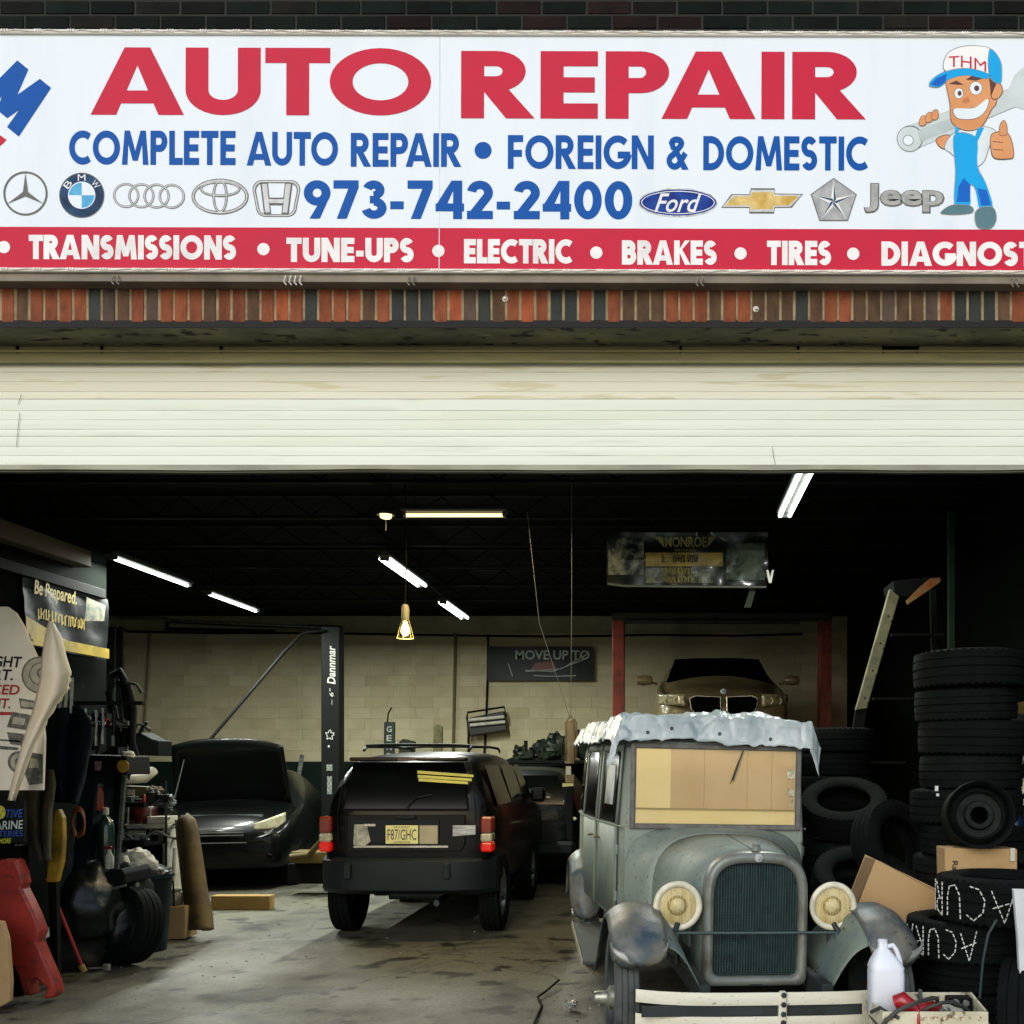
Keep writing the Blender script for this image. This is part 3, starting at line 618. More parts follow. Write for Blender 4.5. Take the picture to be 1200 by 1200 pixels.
p=P(452,604,8.3); t=thing('bare_lamp','small bare lamp with a dangling cord left of the warm yellow tube','lamp',p)
MB(TR((0,0,0),(0,R(90),0))).lathe([(0,-.05),(.02,-.045),(.032,-.02),(.036,.01),(.03,.04),(0,.055)],n=16).build('bulb',tube_y,t,smooth=60)
MB().lathe([(.075,-.0),(.06,.03),(.02,.05),(.0,.052)],n=20).build('shade',M_('shade_tin','8a8a70',metal=.5,rough=.4),t,smooth=60)
MB().tube([(.05,0,.03),(.07,0,.08),(.05,0,.16),(.04,0,.46)],.004,5).build('cord',jm,t); MB().tube([(.0,0,-.04),(.0,0,-.13)],.006,5).build('pull_chain',fixm,t)
p=P(475,738,8.9); t=thing('hanging_bulb','glowing bare bulb in a wire cage hanging from its cord in mid air','lamp',p)
MB().lathe([(0,-.055),(.025,-.045),(.04,-.015),(.036,.02),(.018,.06),(.014,.08)],n=20).build('bulb',bulb_e,t,smooth=60)
MB().lathe([(.03,.085),(.034,.10),(.034,.20),(.025,.225),(.008,.23)],n=20).build('socket',M_('socket_cream','9a9066',rough=.5),t,smooth=40)
MB().tube([(0,0,.22),(.0,0,.3),(.008,0,.6),(0,0,4.12-p.z)],.006,6).build('cord',jm,t)
cg=MB()
for k in range(6):
    a=k*math.pi/3; cg.tube([(.03*math.cos(a),.03*math.sin(a),.09),(.05*math.cos(a),.05*math.sin(a),.03),(.075*math.cos(a),.075*math.sin(a),-.075)],.0022,5)
for r,z in ((.052,.02),(.075,-.075)): cg.tube([(r*math.cos(q*math.pi/8),r*math.sin(q*math.pi/8),z) for q in range(16)],.0022,5,closed=True)
cg.build('wire_cage',M_('cage_wire','a89a50',metal=.6,rough=.4),t)
pl=bpy.data.lights.new('bulb_light','POINT'); pl.energy=22; pl.shadow_soft_size=.05; pl.color=(1,.82,.5); po=bpy.data.objects.new('bulb_light',pl); C.objects.link(po); po.parent=t; po.location=(0,0,-.13)
# steel rod joining the two middle lights
t=thing('ceiling_cable','thin steel cable strung between the two middle strip lights','cable',(-2.94,7.15,3.79)); MB().tube([(.02,0,0),(0,.7,-.01),(-.02,1.26,.0)],.006,5).build('wire',fixm,t)

# ================================================================ TYRES
rub=M_('tyre_rubber','0d1211',col2='080b0b',rough=.85,scale=12,bump=.3,bscale=80,rv=.25,spec=.12)
rubw=M_('old_tyre_rubber','474c49',col2='2c302e',rough=.85,scale=9,stretch=(1,1,1),bump=.4,bscale=50,rv=.1)
def tyre_prof(Ro,W,Ri):
    h=W/2; g=[]
    side=[(Ri,-h*.78),(Ri+.012,-h*.9),((Ro+Ri)/2,-h*1.0),(Ro-.03,-h*.93),(Ro-.012,-h*.84)]
    tread=[]
    for a,b in ((-.84,-.48),(-.42,-.06),(.06,.42),(.48,.84)):
        tread+=[(Ro-abs(a)**2*.008,h*a),(Ro-abs(b)**2*.008,h*b),(Ro-.009,h*b+.0005),(Ro-.009,h*(b+.06)-.0005)]
    tread=tread[:-2]
    return side[:-1]+tread+[(r,-z) for r,z in side[::-1]][1:]+[(Ri,h*.6),(Ri+.035,h*.5),(Ro-.03,h*.6),(Ro-.025,0),(Ro-.03,-h*.6),(Ri+.035,-h*.5),(Ri,-h*.6),(Ri,-h*.78)]
TM={}
def tyre(label,loc,Ro=.32,W=.21,Ri=.2,rot=(0,0,0),group='loose tires piled along the right side',m=None):
    key=(round(Ro,3),round(W,3),m is None)
    if key not in TM:
        mb=MB().lathe(tyre_prof(Ro,W,Ri),n=44)
        # shoulder lugs
        for i in range(44):
            a=2*math.pi*(i+.5)/44; T=Matrix.Rotation(a,4,'Z')
            for s in (-1,1): mb.box((Ro-.022,-.010,s*W*.38),(Ro-.0095,.010,s*W*.455),T=T)
        TM[key]=mb.build('tire',m or rub,smooth=38); o=TM[key]
    else: o=TM[key].copy(); C.objects.link(o)
    o.location=loc; o.rotation_euler=rot; tag(o,label,'tire',group); return o
# ================================================================ THE VINTAGE SEDAN
clear=bpy.data.materials.new('clear_glass'); clear.use_nodes=True; _t=clear.node_tree; _t.nodes.clear()
_o=_t.nodes.new('ShaderNodeOutputMaterial'); _m=_t.nodes.new('ShaderNodeMixShader'); _a=_t.nodes.new('ShaderNodeBsdfTransparent'); _g=_t.nodes.new('ShaderNodeBsdfGlossy'); _g.inputs['Roughness'].default_value=.05
_f=_t.nodes.new('ShaderNodeFresnel'); _f.inputs[0].default_value=1.45; _t.links.new(_f.outputs[0],_m.inputs[0]); _t.links.new(_a.outputs[0],_m.inputs[1]); _t.links.new(_g.outputs[0],_m.inputs[2]); _t.links.new(_m.outputs[0],_o.inputs[0])
paint=M_('faded_body_paint','838e83',col2='66756f',rough=.75,scale=2.0,lo=.34,hi=.66,col3='5c4f3c',bump=.15,bscale=120,rlo=.5,c3s=16,c3t=.63)
paint_d=M_('faded_door_paint','76816f',col2='5c6c6a',rough=.6,scale=3,lo=.35,hi=.6,col3='58503a',stretch=(1,1,.6),bump=.1,c3s=11,c3t=.62)
fend=M_('worn_fender_steel','34464f',col2='7c7664',rough=.5,scale=3.6,lo=.42,hi=.68,col3='4a382a',c3s=9,c3t=.63,rlo=.42,bump=.15,bscale=80)
shell=M_('radiator_shell_nickel','767b72',col2='544e44',rough=.5,metal=.1,scale=7,lo=.45,hi=.7,rlo=.3)
darks=M_('dark_steel','26302f',col2='171d1c',rough=.6,scale=6)
glassd=M_('dark_glass','060a09',rough=.1,col2='040606',spec=.12)
va=thing('vintage_sedan','old grey blue boxy sedan with two round headlights and a tarp on its roof','vintage car',(.452,.5,0),rot=(0,R(1.2),R(7.8)))
vp=lambda o:o
def mirror(pts): return [(x,z) for x,z in pts]+[(-x,z) for x,z in pts[::-1] if abs(x)>1e-6]
HW=[(1.17,.585),(1.3,.605),(1.7,.665),(2.2,.73),(2.7,.765),(3.1,.765),(3.35,.73),(3.45,.63)]
def hw(y):
    for (a,b),(c,d) in zip(HW[:-1],HW[1:]):
        if y<=c: return b+(d-b)*max(0,(y-a)/(c-a))
    return HW[-1][1]
def vsec(y,h,dz=0):
    pts=[(0,.52),(h*.9,.52),(h,.60),(h,.9),(h,1.17),(h-.006,1.185),(h-.018,1.45),(h-.035,1.66),(h-.06,1.74),(h-.13,1.79-dz),(h*.5,1.835-dz),(0,1.85-dz)]
    return [(x,y,z) for x,z in mirror(pts)]
MB().loft([vsec(1.17,.575,.03)]+[vsec(y,h) for y,h in HW[1:-2]]+[vsec(3.35,.73,.02),vsec(3.47,.63,.06)]).build('body',paint,va,smooth=40,bevel=.01)
# cowl and hood
def usec(y,half,top,n,zb=.5,N=18,zs=None):
    zs=zs if zs is not None else top-half*.95; pts=[]
    for i in range(N+1):
        a=math.pi*i/N; c,s=math.cos(a),math.sin(a)
        pts.append((half*math.copysign(abs(c)**(2/n),c),zs+(top-zs)*abs(s)**(2/n)))
    pts=[(half,zb)]+pts+[(-half,zb)]
    return [(x,y,z) for x,z in pts]
secs=[usec(.055,.268,1.122,2.9,.47),usec(.30,.315,1.136,2.9,.5),usec(.62,.38,1.148,2.9,.5,zs=.80),usec(.82,.44,1.157,3.0,.52,zs=.78)]
MB().loft(secs,ring_closed=False,cap=False).build('hood',paint,va,smooth=50,solid=.006)
secs=[usec(.825,.442,1.159,3.0,.52,zs=.78),usec(.95,.495,1.163,2.9,.52,zs=.76),usec(1.07,.545,1.168,3.1,.52,zs=.76),usec(1.15,.572,1.172,3.6,.52,zs=.78),usec(1.19,.58,1.18,4.2,.52,zs=.8)]
MB().loft(secs,ring_closed=False,cap=False).build('cowl',paint,va,smooth=60,solid=.006)
MB().tube([(x,y-.0,z+.002) for x,y,z in usec(.822,.440,1.157,3.0,.55,zs=.78)],.003,5).build('hood_seam',M_('seam_grey','3c4846',rough=.6),va)
MB().tube([(0,.06,1.128),(0,.82,1.160)],.003,6).build('hood_hinge',darks,va)
for s in (-1,1):
    lv=MB()
    for k in range(14): lv.box((s*(.305+k*.003),.2+k*.04,.6),(s*(.318+k*.003),.212+k*.04,.82))
    lv.build('louvre_panel',paint,va)
    MB().box((s*.28,-.28,.40),(s*.34,3.3,.50),ch=.008).build('frame_rail',darks,va)
# windshield: frame, cardboard behind, glass
wx,z0,z1,yw=.522,1.195,1.675,1.155
fr=MB()
for a,b in (((-wx-.03,z0-.03),(-wx,z1+.03)),((wx,z0-.03),(wx+.03,z1+.03)),((-wx,z1),(wx,z1+.03)),((-wx,z0-.03),(wx,z0))): fr.box((a[0],yw-.006,a[1]),(b[0],yw+.02,b[1]),ch=.004)
fr.build('windshield_frame',M_('frame_brown_paint','5b5652',col2='6d6f6a',rough=.6,scale=14),va)
MB().box((-wx,yw+.0,z0+.093),(wx,yw+.012,z0+.101)).build('windshield_rail',M_('rail_brass','9c8c58',rough=.5),va)
MB().box((-wx,yw+.004,z0),(wx,yw+.008,z1)).build('windshield_glass',clear,va)
tm_=M_('sticker_white','d5d0b5',rough=.7,col2='8a8468',scale=60)
for a_,b_,c_,d_ in ((.062,.012,.30,.36),(.06,.014,.19,.235),(.04,.034,.11,.18),(.026,.02,.11,.18)): MB().box((wx-a_,yw+.002,z0+c_),(wx-b_,yw+.0035,z0+d_)).build('sticker',tm_,va)

# wiper and visor edge
MB().tube([(.165,yw-.012,z1-.005),(.135,yw-.014,z1-.09),(.10,yw-.012,z1-.20)],.0045,6).build('wiper',darks,va)
MB().box((-.60,1.145,1.72),(.60,1.19,1.735),ch=.004).build('roof_rail',darks,va)
# side windows + doors
def side_panel(s,ya,yb,za,zb_,off,nm,m,n=6):
    def f(u,v): y=ya+(yb-ya)*u; z=za+(zb_-za)*v; h=hw(y)-(0 if z<1.17 else (z-1.17)*.07); return (s*(h+off),y,z)
    return MB().grid(f,n,2).build(nm,m,va,solid=.006,smooth=30)
for s in (-1,1):
    for ya,yb,nm in ((1.33,1.93,'front_door'),(1.97,2.62,'rear_door')):
        d=side_panel(s,ya,yb,.60,1.165,.006,nm,paint_d); 
        side_panel(s,ya,yb,1.655,1.70,.004,'door_header',paint)
        for y0_,y1_ in ((ya,ya+.05),(yb-.05,yb)): side_panel(s,y0_,y1_,1.17,1.655,.006,'door_post',paint,1)
        wn=side_panel(s,ya+.052,yb-.052,1.185,1.65,.002,'window_glass',M_('cabin_glass','070b0a',rough=.35,spec=.15))
        h=MB(); yh=yb-.09 if nm=='front_door' else ya+.09; hx=s*(hw(yh)+.01); h.tube([(hx,yh,1.06),(hx+s*.035,yh,1.06)],.008,8).tube([(hx+s*.035,yh-.035,1.06),(hx+s*.035,yh+.05,1.062)],.007,8); h.build('door_handle',M_('brass_dull','6d6440',metal=.5,rough=.5),va)
    side_panel(s,2.72,3.2,1.2,1.62,.003,'quarter_glass',glassd)
    for yy in (1.31,1.95,2.64): MB().tube([(s*(hw(yy)+.004),yy,.60),(s*(hw(yy)+.004),yy,1.16),(s*(hw(yy)-.028),yy,1.68)],.0055,5).build('door_seam',darks,va)
    for z in (.72,1.02): MB().tube([(s*(hw(1.31)+.010),1.31,z-.03),(s*(hw(1.31)+.010),1.31,z+.03)],.010,8).build('hinge',paint,va)
    MB().tube([(s*(hw(y)+.008),y,1.172) for y in (1.2,1.3,1.7,2.2,2.7,3.1,3.3)],.006,6).build('belt_molding',paint,va,smooth=60)
side_panel(-1,1.50,1.72,1.30,1.56,.009,'window_paper',M_('white_card','c9d0cc',rough=.8),2)
# radiator
def arch(half,top,zb,n,N=28):
    zs=top-half*.92; pts=[]
    for i in range(N+1):
        a=math.pi*i/N; c,s=math.cos(a),math.sin(a); pts.append((half*math.copysign(abs(c)**(2/n),c),zs+(top-zs)*abs(s)**(2/n)))
    r=.035; out=[(half,zb+r)]+pts+[(-half,zb+r),(-half+.01,zb+.01),(-half+r,zb),(half-r,zb),(half-.01,zb+.01)]
    return out
A_=arch(.273,1.130,.435,3.0); B_=arch(.224,1.070,.485,3.4)
def sh(A,y): return [(x,y,z) for x,z in A]
def lerp(A,B,t): return [(a[0]+(b[0]-a[0])*t,a[1]+(b[1]-a[1])*t) for a,b in zip(A,B)]
MB().loft([sh(A_,.06),sh(A_,-.015),sh(lerp(A_,B_,.15),-.032),sh(lerp(A_,B_,.5),-.04),sh(lerp(A_,B_,.88),-.03),sh(B_,-.015),sh(B_,.025)],cap=False).build('radiator_shell',shell,va,smooth=50)
MB().add(sh(B_,.02),[tuple(range(len(B_)))]).build('radiator_core',M_('core_black','0d1514',rough=.8),va,fix=False)
fn_=MB()
def span(x):
    n=3.4; h=.224; zs=1.070-h*.92
    return zs+(1.070-zs)*sqrt0(1-abs(x/h)**n)**(2/n*1.0) if abs(x)<h else zs
for i in range(31):
    x=-.213+i*.0142; fn_.box((x-.0022,-.004,.49),(x+.0022,.015,min(1.066,span(x)-.004)))
for j in range(42):
    z=.494+j*.0135; n=3.4; h=.224; zs=1.070-h*.92
    w_=.218 if z<zs else h*sqrt0(1-((z-zs)/(1.070-zs))**n)**(2/n)
    if w_>.03: fn_.box((-w_,.002,z-.0016),(w_,.014,z+.0016))
tag(fn_.build('radiator_fins',M_('fin_steel','3c5553',col2='26393a',rough=.5,metal=.4,scale=20),va),kind='stuff')
MB(TR((0,.02,1.134))).lathe([(.026,0),(.026,.012),(.02,.02),(.022,.03),(.012,.036),(0,.037)],n=8).build('radiator_cap',shell,va)
MB(TR((.0,-.043,1.100),(R(90),0,0))).lathe([(0,.006),(.018,.005),(.022,.002),(.023,-.004)],n=20).build('badge',M_('badge_enamel','b8bcb4',rough=.3,col2='5b5f6a',scale=90),va,smooth=40)
MB().tube([(-.035,-.03,.447),(.035,-.03,.447)],.006,6).build('crank_hole_cover',darks,va)
# headlights
lens=M_('lamp_reflector','f3e9bd',col2='cdb768',rough=.45,scale=22,stretch=(1,1,.15)); rimc=M_('lamp_rim_cream','ddd9c0',col2='b7b39b',rough=.4,scale=10)
buck=M_('lamp_bucket','6f7976',col2='4a4f4c',rough=.5,scale=8)
for s in (-1,1):
    T=TR((s*.412,0,.848),(R(90),0,0))       # lathe axis +z -> -y (forward)
    hl=MB(T).lathe([(0,-.17),(.03,-.165),(.075,-.13),(.105,-.07),(.118,-.01),(.118,.005)],n=40).build('headlight',buck,va,smooth=50)
    MB(T).lathe([(.112,.0),(.124,.0),(.128,.008),(.124,.018),(.112,.022),(.100,.018),(.096,.01),(.096,.0),(.112,.0)],n=48).build('rim',rimc,hl,smooth=60)
    MB(T).lathe([(.098,.006),(.085,-.002),(.05,-.012),(.032,-.016)],n=40).build('reflector',lens,hl,smooth=60)
    MB(T).lathe([(.041,-.014),(.036,.0),(.018,.006),(0,.008)],n=24).build('bulb',M_('lamp_bulb_glass','e6e0b8',rough=.25,col2='cfc58e',scale=30),hl,smooth=60)
    MB(T).lathe([(.040,-.004),(.046,-.001),(.052,-.006)],n=32).build('bulb_ring',M_('ring_amber','a58f4c',rough=.4),hl,smooth=60)
    rb2=MB(T)
    for k in range(-6,7):
        x_=k*.0145; h_=.094*sqrt0(1-(x_/.097)**2); rb2.tube([(x_,-h_,.0085),(x_,0,.0125-.6*x_*x_),(x_,h_,.0085)],.0016,5)
    tag(rb2.build('lens_fluting',M_('fluting','f4ecc6',rough=.2,col2='d8c98a',scale=40),hl,smooth=60),kind='stuff')
    MB(T).lathe([(.098,.010),(.06,.018),(0,.021)],n=40).build('glass',clear,hl,smooth=60)
    MB().tube([(s*.412,.06,.76),(s*.412,.05,.70),(s*.40,.02,.56),(s*.33,0,.50)],[.016,.013,.011,.012],8).build('headlight_post',darks,va,smooth=50)
MB().tube([(-.44,-.05,.716),(.44,-.05,.716)],.0075,10).build('tie_bar',M_('rod_steel','4d5f5c',metal=.4,rough=.5),va,smooth=60)
for s in (-1,1): MB().tube([(s*.42,-.05,.716),(s*.42,-.05,.56)],.009,8).build('bar_strut',MATS['rod_steel'],va,smooth=60); MB().tube([(s*.435,-.05,.716),(s*.412,-.02,.76)],.014,8).build('bar_clamp',darks,va,smooth=60)
# fenders
def fpath(k): 
    pts=[(-.375,.625),(-.36,.68),(-.30,.755),(-.20,.815),(-.07,.85),(.08,.855),(.24,.825),(.40,.75),(.55,.64),(.72,.52),(.90,.40),(1.0,.365)]
    return pts
def fender(s,pts,xc,w,nm,m):
    n=len(pts)
    def f(u,v):
        q=u*(n-1); i=min(int(q),n-2); t=q-i
        p0,p1=pts[i],pts[i+1]; y=p0[0]+(p1[0]-p0[0])*t; z=p0[1]+(p1[1]-p0[1])*t
        a=pts[max(i-1,0)]; b=pts[min(i+2,n-1)]; ty,tz=b[0]-a[0],b[1]-a[1]; l=math.hypot(ty,tz); ny,nz=-tz/l,ty/l
        vv=v*2-1; drop=.075*abs(vv)**2.4 if vv>0 else .03*abs(vv)**2
        ww=w*(.25+.75*sqrt0(1-(1-min(1,u*7))**2))
        return (s*(xc+vv*ww),y-ny*drop,z-nz*drop)
    return MB().grid(f,44,14).build(nm,m,va,smooth=70,solid=.008)
for s in (-1,1):
    fender(s,fpath(0),.64,.135,'front_fender',fend)
    # rolled front lip
    lp=[]
    for q in range(25):
        b=math.pi*(q/24); lp.append((s*(.64-.137*math.cos(b)),-.375+.015+.05*(1-math.sin(b)),.715-.095*math.sin(b)))
    MB().tube(lp,.006,6).build('fender_bead',shell,va,smooth=60)
    MB().grid(lambda u,v:(lp[int(round(u*24))][0],lp[int(round(u*24))][1]-.004+.012*v,lp[int(round(u*24))][2]+v*.05*math.sin(math.pi*u)),24,3).build('fender_nose',M_('nose_bare_steel','8c8e86',col2='6a6c66',rough=.4,metal=.3,scale=6),va,smooth=60,solid=.004)
    pts=fpath(0)
    def ap(u,v):
        q=1.6+u*(len(pts)-3.7); i=min(int(q),len(pts)-2); t=q-i; y=pts[i][0]+(pts[i+1][0]-pts[i][0])*t; z=pts[i][1]+(pts[i+1][1]-pts[i][1])*t-.03
        x=.515; fy=-.30+u*1.0; fx,fz=.335,.49
        return (s*(x+(fx-x)*v),y+(fy-y)*v+.02,z+(fz-z)*v+.045*math.sin(v*math.pi))
    MB().grid(ap,26,8).build('fender_apron',paint_d,va,smooth=60,solid=.005)
    rp=[(2.42,.40),(2.45,.60),(2.54,.76),(2.68,.85),(2.85,.885),(3.02,.86),(3.18,.78),(3.28,.66),(3.34,.50)]
    fender(s,rp,.735,.125,'rear_fender',fend)
    rb=MB().box((s*.60,.98,.345),(s*.835,2.46,.365),ch=.004).build('running_board',M_('board_rubber','39413f',rough=.7),va)
    MB().box((s*.836,.98,.335),(s*.846,2.46,.372)).build('board_trim',M_('board_trim_steel','8c8a76',rough=.5),va)
    MB().box((s*.595,.9,.366),(s*.60,2.5,.52)).build('splash_board',fend,va)
    for y in (.03,2.88):
        T=TR((s*.69,y,.375),(0,R(90),0))
        wl_=MB(T).lathe(tyre_prof(.37,.125,.265),n=48).build('wheel',rubw,va,smooth=40)
        MB(T).lathe([(.262,-.05),(.266,-.055),(.27,-.05),(.255,-.02),(.255,.02),(.27,.05),(.266,.055),(.262,.05),(.25,.02),(.25,-.02),(.262,-.05)],n=36).build('rim',darks,wl_,smooth=40)
        sp_=MB()
        for k in range(12):
            a=k*math.pi/6; sp_.tube([T@Vector((.04*math.cos(a),.04*math.sin(a),0)),T@Vector((.252*math.cos(a),.252*math.sin(a),0))],[.022,.015],8)
        sp_.build('spokes',M_('spoke_wood','5c5140',rough=.7),wl_,smooth=60)
        MB(TR((s*.69,y,.375),(0,s*R(90),0))).lathe([(.06,.03),(.06,.06),(.036,.075),(.034,.125),(.028,.138),(0,.142)],n=20).build('hub_cap',M_('hub_nickel','a9aca0',metal=.6,rough=.35,col2='5f5d50',scale=20),wl_,smooth=40)
MB().tube([(-.62,.03,.375),(-.4,.03,.31),(.4,.03,.31),(.62,.03,.375)],.028,10).build('front_axle',darks,va,smooth=60)
MB().box((-.62,2.84,.33),(.62,2.92,.42),ch=.02).build('rear_axle',darks,va)
# bumper
cr=M_('bumper_cream','dcdac6',col2='cbc7b0',rough=.45,scale=4,stretch=(.5,1,2),col3='6e5c42',c3s=14,c3t=.66)
for z in (.478,.365):
    rings=[]
    for i in range(25):
        x=-.66+1.32*i/24; yb=-.475+.10*abs(x/.66)**4
        rings.append([(x,yb,z-.03),(x,yb-.006,z),(x,yb,z+.03),(x,yb+.008,z+.03),(x,yb+.008,z-.03)])
    MB().loft(rings).build('bumper_bar',cr,va,smooth=30)
MB().box((-.64,-.455,.395),(.64,-.445,.445)).build('bumper_backing',darks,va)
MB().box((.008,-.492,.345),(.046,-.455,.515),ch=.008).build('bumper_clamp',cr,va)
for z in (.50,.455,.41,.37): MB(TR((.027,-.493,z),(R(90),0,0))).lathe([(.013,0),(.013,.006),(.008,.009),(0,.009)],n=10).build('bolt',darks,va)
for s in (-1,1): MB().tube([(s*.31,-.44,.42),(s*.31,-.3,.45),(s*.31,-.1,.46)],.014,6).build('bumper_bracket',darks,va)
# tarp on the roof
tarpm=M_('tarp_silver_blue','c6d1d2',col2='93a4a9',rough=.33,scale=3.5,lo=.4,hi=.62,bump=.6,bscale=7)
def tarp(u,v):
    a=(u*2-1); p=a*.76; q=v*2.62-.16
    fx=0.
    x=p; z=1.865-.04*p*p; y=1.14+q
    wr=1-abs(noise.noise(Vector((p*5,q*6,9))))*3; ridge=.018*max(0,wr)**2+.025*math.sin(p*9+q*2.2)*math.sin(q*3+1)+.03*(noise.noise(Vector((p*3.2,q*3.2,2)))+.6*noise.noise(Vector((p*8,q*8,5))))
    edge=max(0,abs(p)-.61); fr=max(0,-q)
    if edge>0: x=math.copysign(.61+max(0,min(q,1.8)-.1)*.075+.45*edge,p); z-=edge*.88; x+=.02*math.sin(q*11)
    if fr>0:
        y=1.14-.25*fr-.012*math.sin(p*13+1); z-=fr*.98+ (.02*p+.010*math.sin(p*6.5+.5)+.006*math.sin(p*15))*min(1,fr/.1)
    # bunched heap near the front right
    z+=.055*math.exp(-((p-.33)**2/.012+(q-.35)**2/.08))+.035*math.exp(-((p+.1)**2/.1+(q-.3)**2/.1))
    z+=max(0,ridge*(.5 if fr>0 else 1))*.8
    if a<-.86 and fr>0: z-=.03
    if a>.8: z-=.03*(a-.8)/.2
    vd=noise.voronoi(Vector((p*5.2,q*6.5,1.7)))[0]; cz=min(.28,vd[1]-vd[0]); c=.075*cz-.012+.010*(.35-abs(noise.noise(Vector((p*5+q*3,q*6,14)))))+.006*noise.noise(Vector((p*12,q*12,8)))+.004*(1-2*abs(noise.noise(Vector((p*22+q*9,q*18,4)))))
    return (x,y-(.25*c if fr>0 else 0),z+c)
tp=MB().grid(tarp,150,200).build('roof_tarp',tarpm,None,smooth=28,solid=.003)
tp.matrix_world=va.matrix_basis; tag(tp,'crumpled silver blue tarp draped over the roof of the vintage sedan','tarp')
for (p_,v_) in ((.2,.012),(.5,.012),(.72,.012),(.30,.02)):
    q=Vector(tarp(p_,v_)); g=MB(TR(q+Vector((0,-.006,.012)),(R(90),0,0))).lathe([(.004,.002),(.009,.003),(.011,0)],n=12).build('grommet',M_('grommet_dark','3b3a35',metal=.6,rough=.4),tp)
# cardboard sheets inside the windshield
cb=M_('cardboard_tan','d8bd8c',col2='caad7a',rough=.85,scale=2,bump=.15,bscale=40); cb2=M_('cardboard_pale','f4e2a6',col2='ecd796',rough=.85,scale=2)
for nm,lab,x0_,x1_,za,zb2,yy,m in (('cardboard_sheet','pale yellow cardboard at the left end of the sedan windshield',-.515,-.295,z0+.102,z1-.004,yw+.0095,cb2),
        ('cardboard_sheet','tan cardboard filling the middle and right of the sedan windshield',-.30,.517,z0+.102,z1-.004,yw+.0125,cb),
        ('cardboard_sheet','low strip of cardboard along the bottom of the sedan windshield',-.515,.517,z0+.004,z0+.100,yw+.011,cb2)):
    o=MB().box((x0_,yy,za),(x1_,yy+.002,zb2)).build(nm,m); o.matrix_world=va.matrix_basis; tag(o,lab,'cardboard','cardboard sheets behind the windshield')
    if x1_>.5 and za>z0+.05:
        MB().tube([(.17,yy-.001,z1-.01),(.13,yy-.0015,z1-.10),(.09,yy-.001,z1-.22)],.003,4).build('tear',M_('cardboard_dark','6b5730',rough=.9),o)
        for q in (-.08,.2,.36): MB().box((q,yy-.0008,za),(q+.0025,yy+.0005,zb2)).build('fold_line',M_('cardboard_fold','ad8c50',rough=.9),o)

# ================================================================ MODERN CARS
glossb=M_('black_car_paint','060807',col2='080b0a',rough=.35,coat=.22,scale=3,spec=.15); greyp=M_('dark_bumper_plastic','121c1e',col2='0e1617',rough=.6,scale=4,spec=.3)
chrome=M_('chrome_trim','b9bcb5',col2='9a9c94',metal=.8,rough=.25); rubc=rub
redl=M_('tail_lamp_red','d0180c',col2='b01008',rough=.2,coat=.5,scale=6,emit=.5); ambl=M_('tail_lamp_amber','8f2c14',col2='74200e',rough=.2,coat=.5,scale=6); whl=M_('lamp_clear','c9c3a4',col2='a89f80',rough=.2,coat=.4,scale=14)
def st(y,zb,w_,zbelt,wb,zr,wr):
    return [(x,y,z) for x,z in mirror([(0,zb),(w_*.86,zb),(w_*.97,zb+.07),(w_,(zb+zbelt)/2),(w_*.99,zbelt-.10),(wb,zbelt),((wb+wr)/2+.025,(zbelt+zr)/2),(wr+.02,zr-.07),(wr-.04,zr-.015),(wr*.6,zr+.012),(0,zr+.02)])]
def wheel(root,x,y,z,Rr,W_,s,name='wheel'):
    T=TR((x,y,z),(0,s*R(90),0)); o=MB(T).lathe(tyre_prof(Rr,W_,Rr*.64),n=40).build(name,rub,root,smooth=40)
    MB(T).lathe([(Rr*.66,W_*.38),(Rr*.6,W_*.34),(Rr*.55,W_*.1),(Rr*.2,W_*.16),(Rr*.16,W_*.25),(0,W_*.25)],n=30).build('rim',M_('alloy_grey','6d716e',metal=.6,rough=.4),o,smooth=40)
    sp=MB()
    for k in range(5):
        a=k*2*math.pi/5; sp.add([T@Vector((Rr*r_*math.cos(a+q),Rr*r_*math.sin(a+q),W_*zz)) for r_,q,zz in ((.15,-.4,.28),(.62,-.16,.34),(.62,.16,.34),(.15,.4,.28))],[(0,1,2,3)])
    sp.build('spokes',MATS['alloy_grey'],o); return o
# --- black SUV seen from behind; local y = 0 at the rear bumper, + is forward
sv=thing('black_suv','black SUV with a roof rack seen from behind beside the vintage sedan','SUV',(P(473,0,8.65).x,8.65-DIST,0)); sv.scale=(.87,1,1)
hx=lambda px: (px-473)*8.74/1150/.87
hz=lambda py: EYE+(892-py)*8.74/1150
MB().loft([st(.10,.55,.80,1.13,.76,1.19,.62),st(.14,.48,.86,1.14,.82,1.45,.72),st(.30,.42,.885,1.15,.85,1.60,.655),st(.55,.40,.895,1.15,.86,1.665,.63),st(1.6,.38,.90,1.15,.865,1.69,.63),st(2.4,.38,.90,1.14,.86,1.67,.62),st(2.85,.38,.90,1.12,.85,1.56,.60),st(3.25,.38,.89,1.10,.83,1.16,.72),st(4.0,.40,.87,1.04,.78,1.07,.62),st(4.45,.45,.78,.92,.7,.95,.5)]).build('body',glossb,sv,smooth=50,sub=1)
def rp_(y0,pts,nm,m,th=.02,par=None,T=None): return MB().prism(pts,y0,y0+th).build(nm,m,par or sv,bevel=.004)
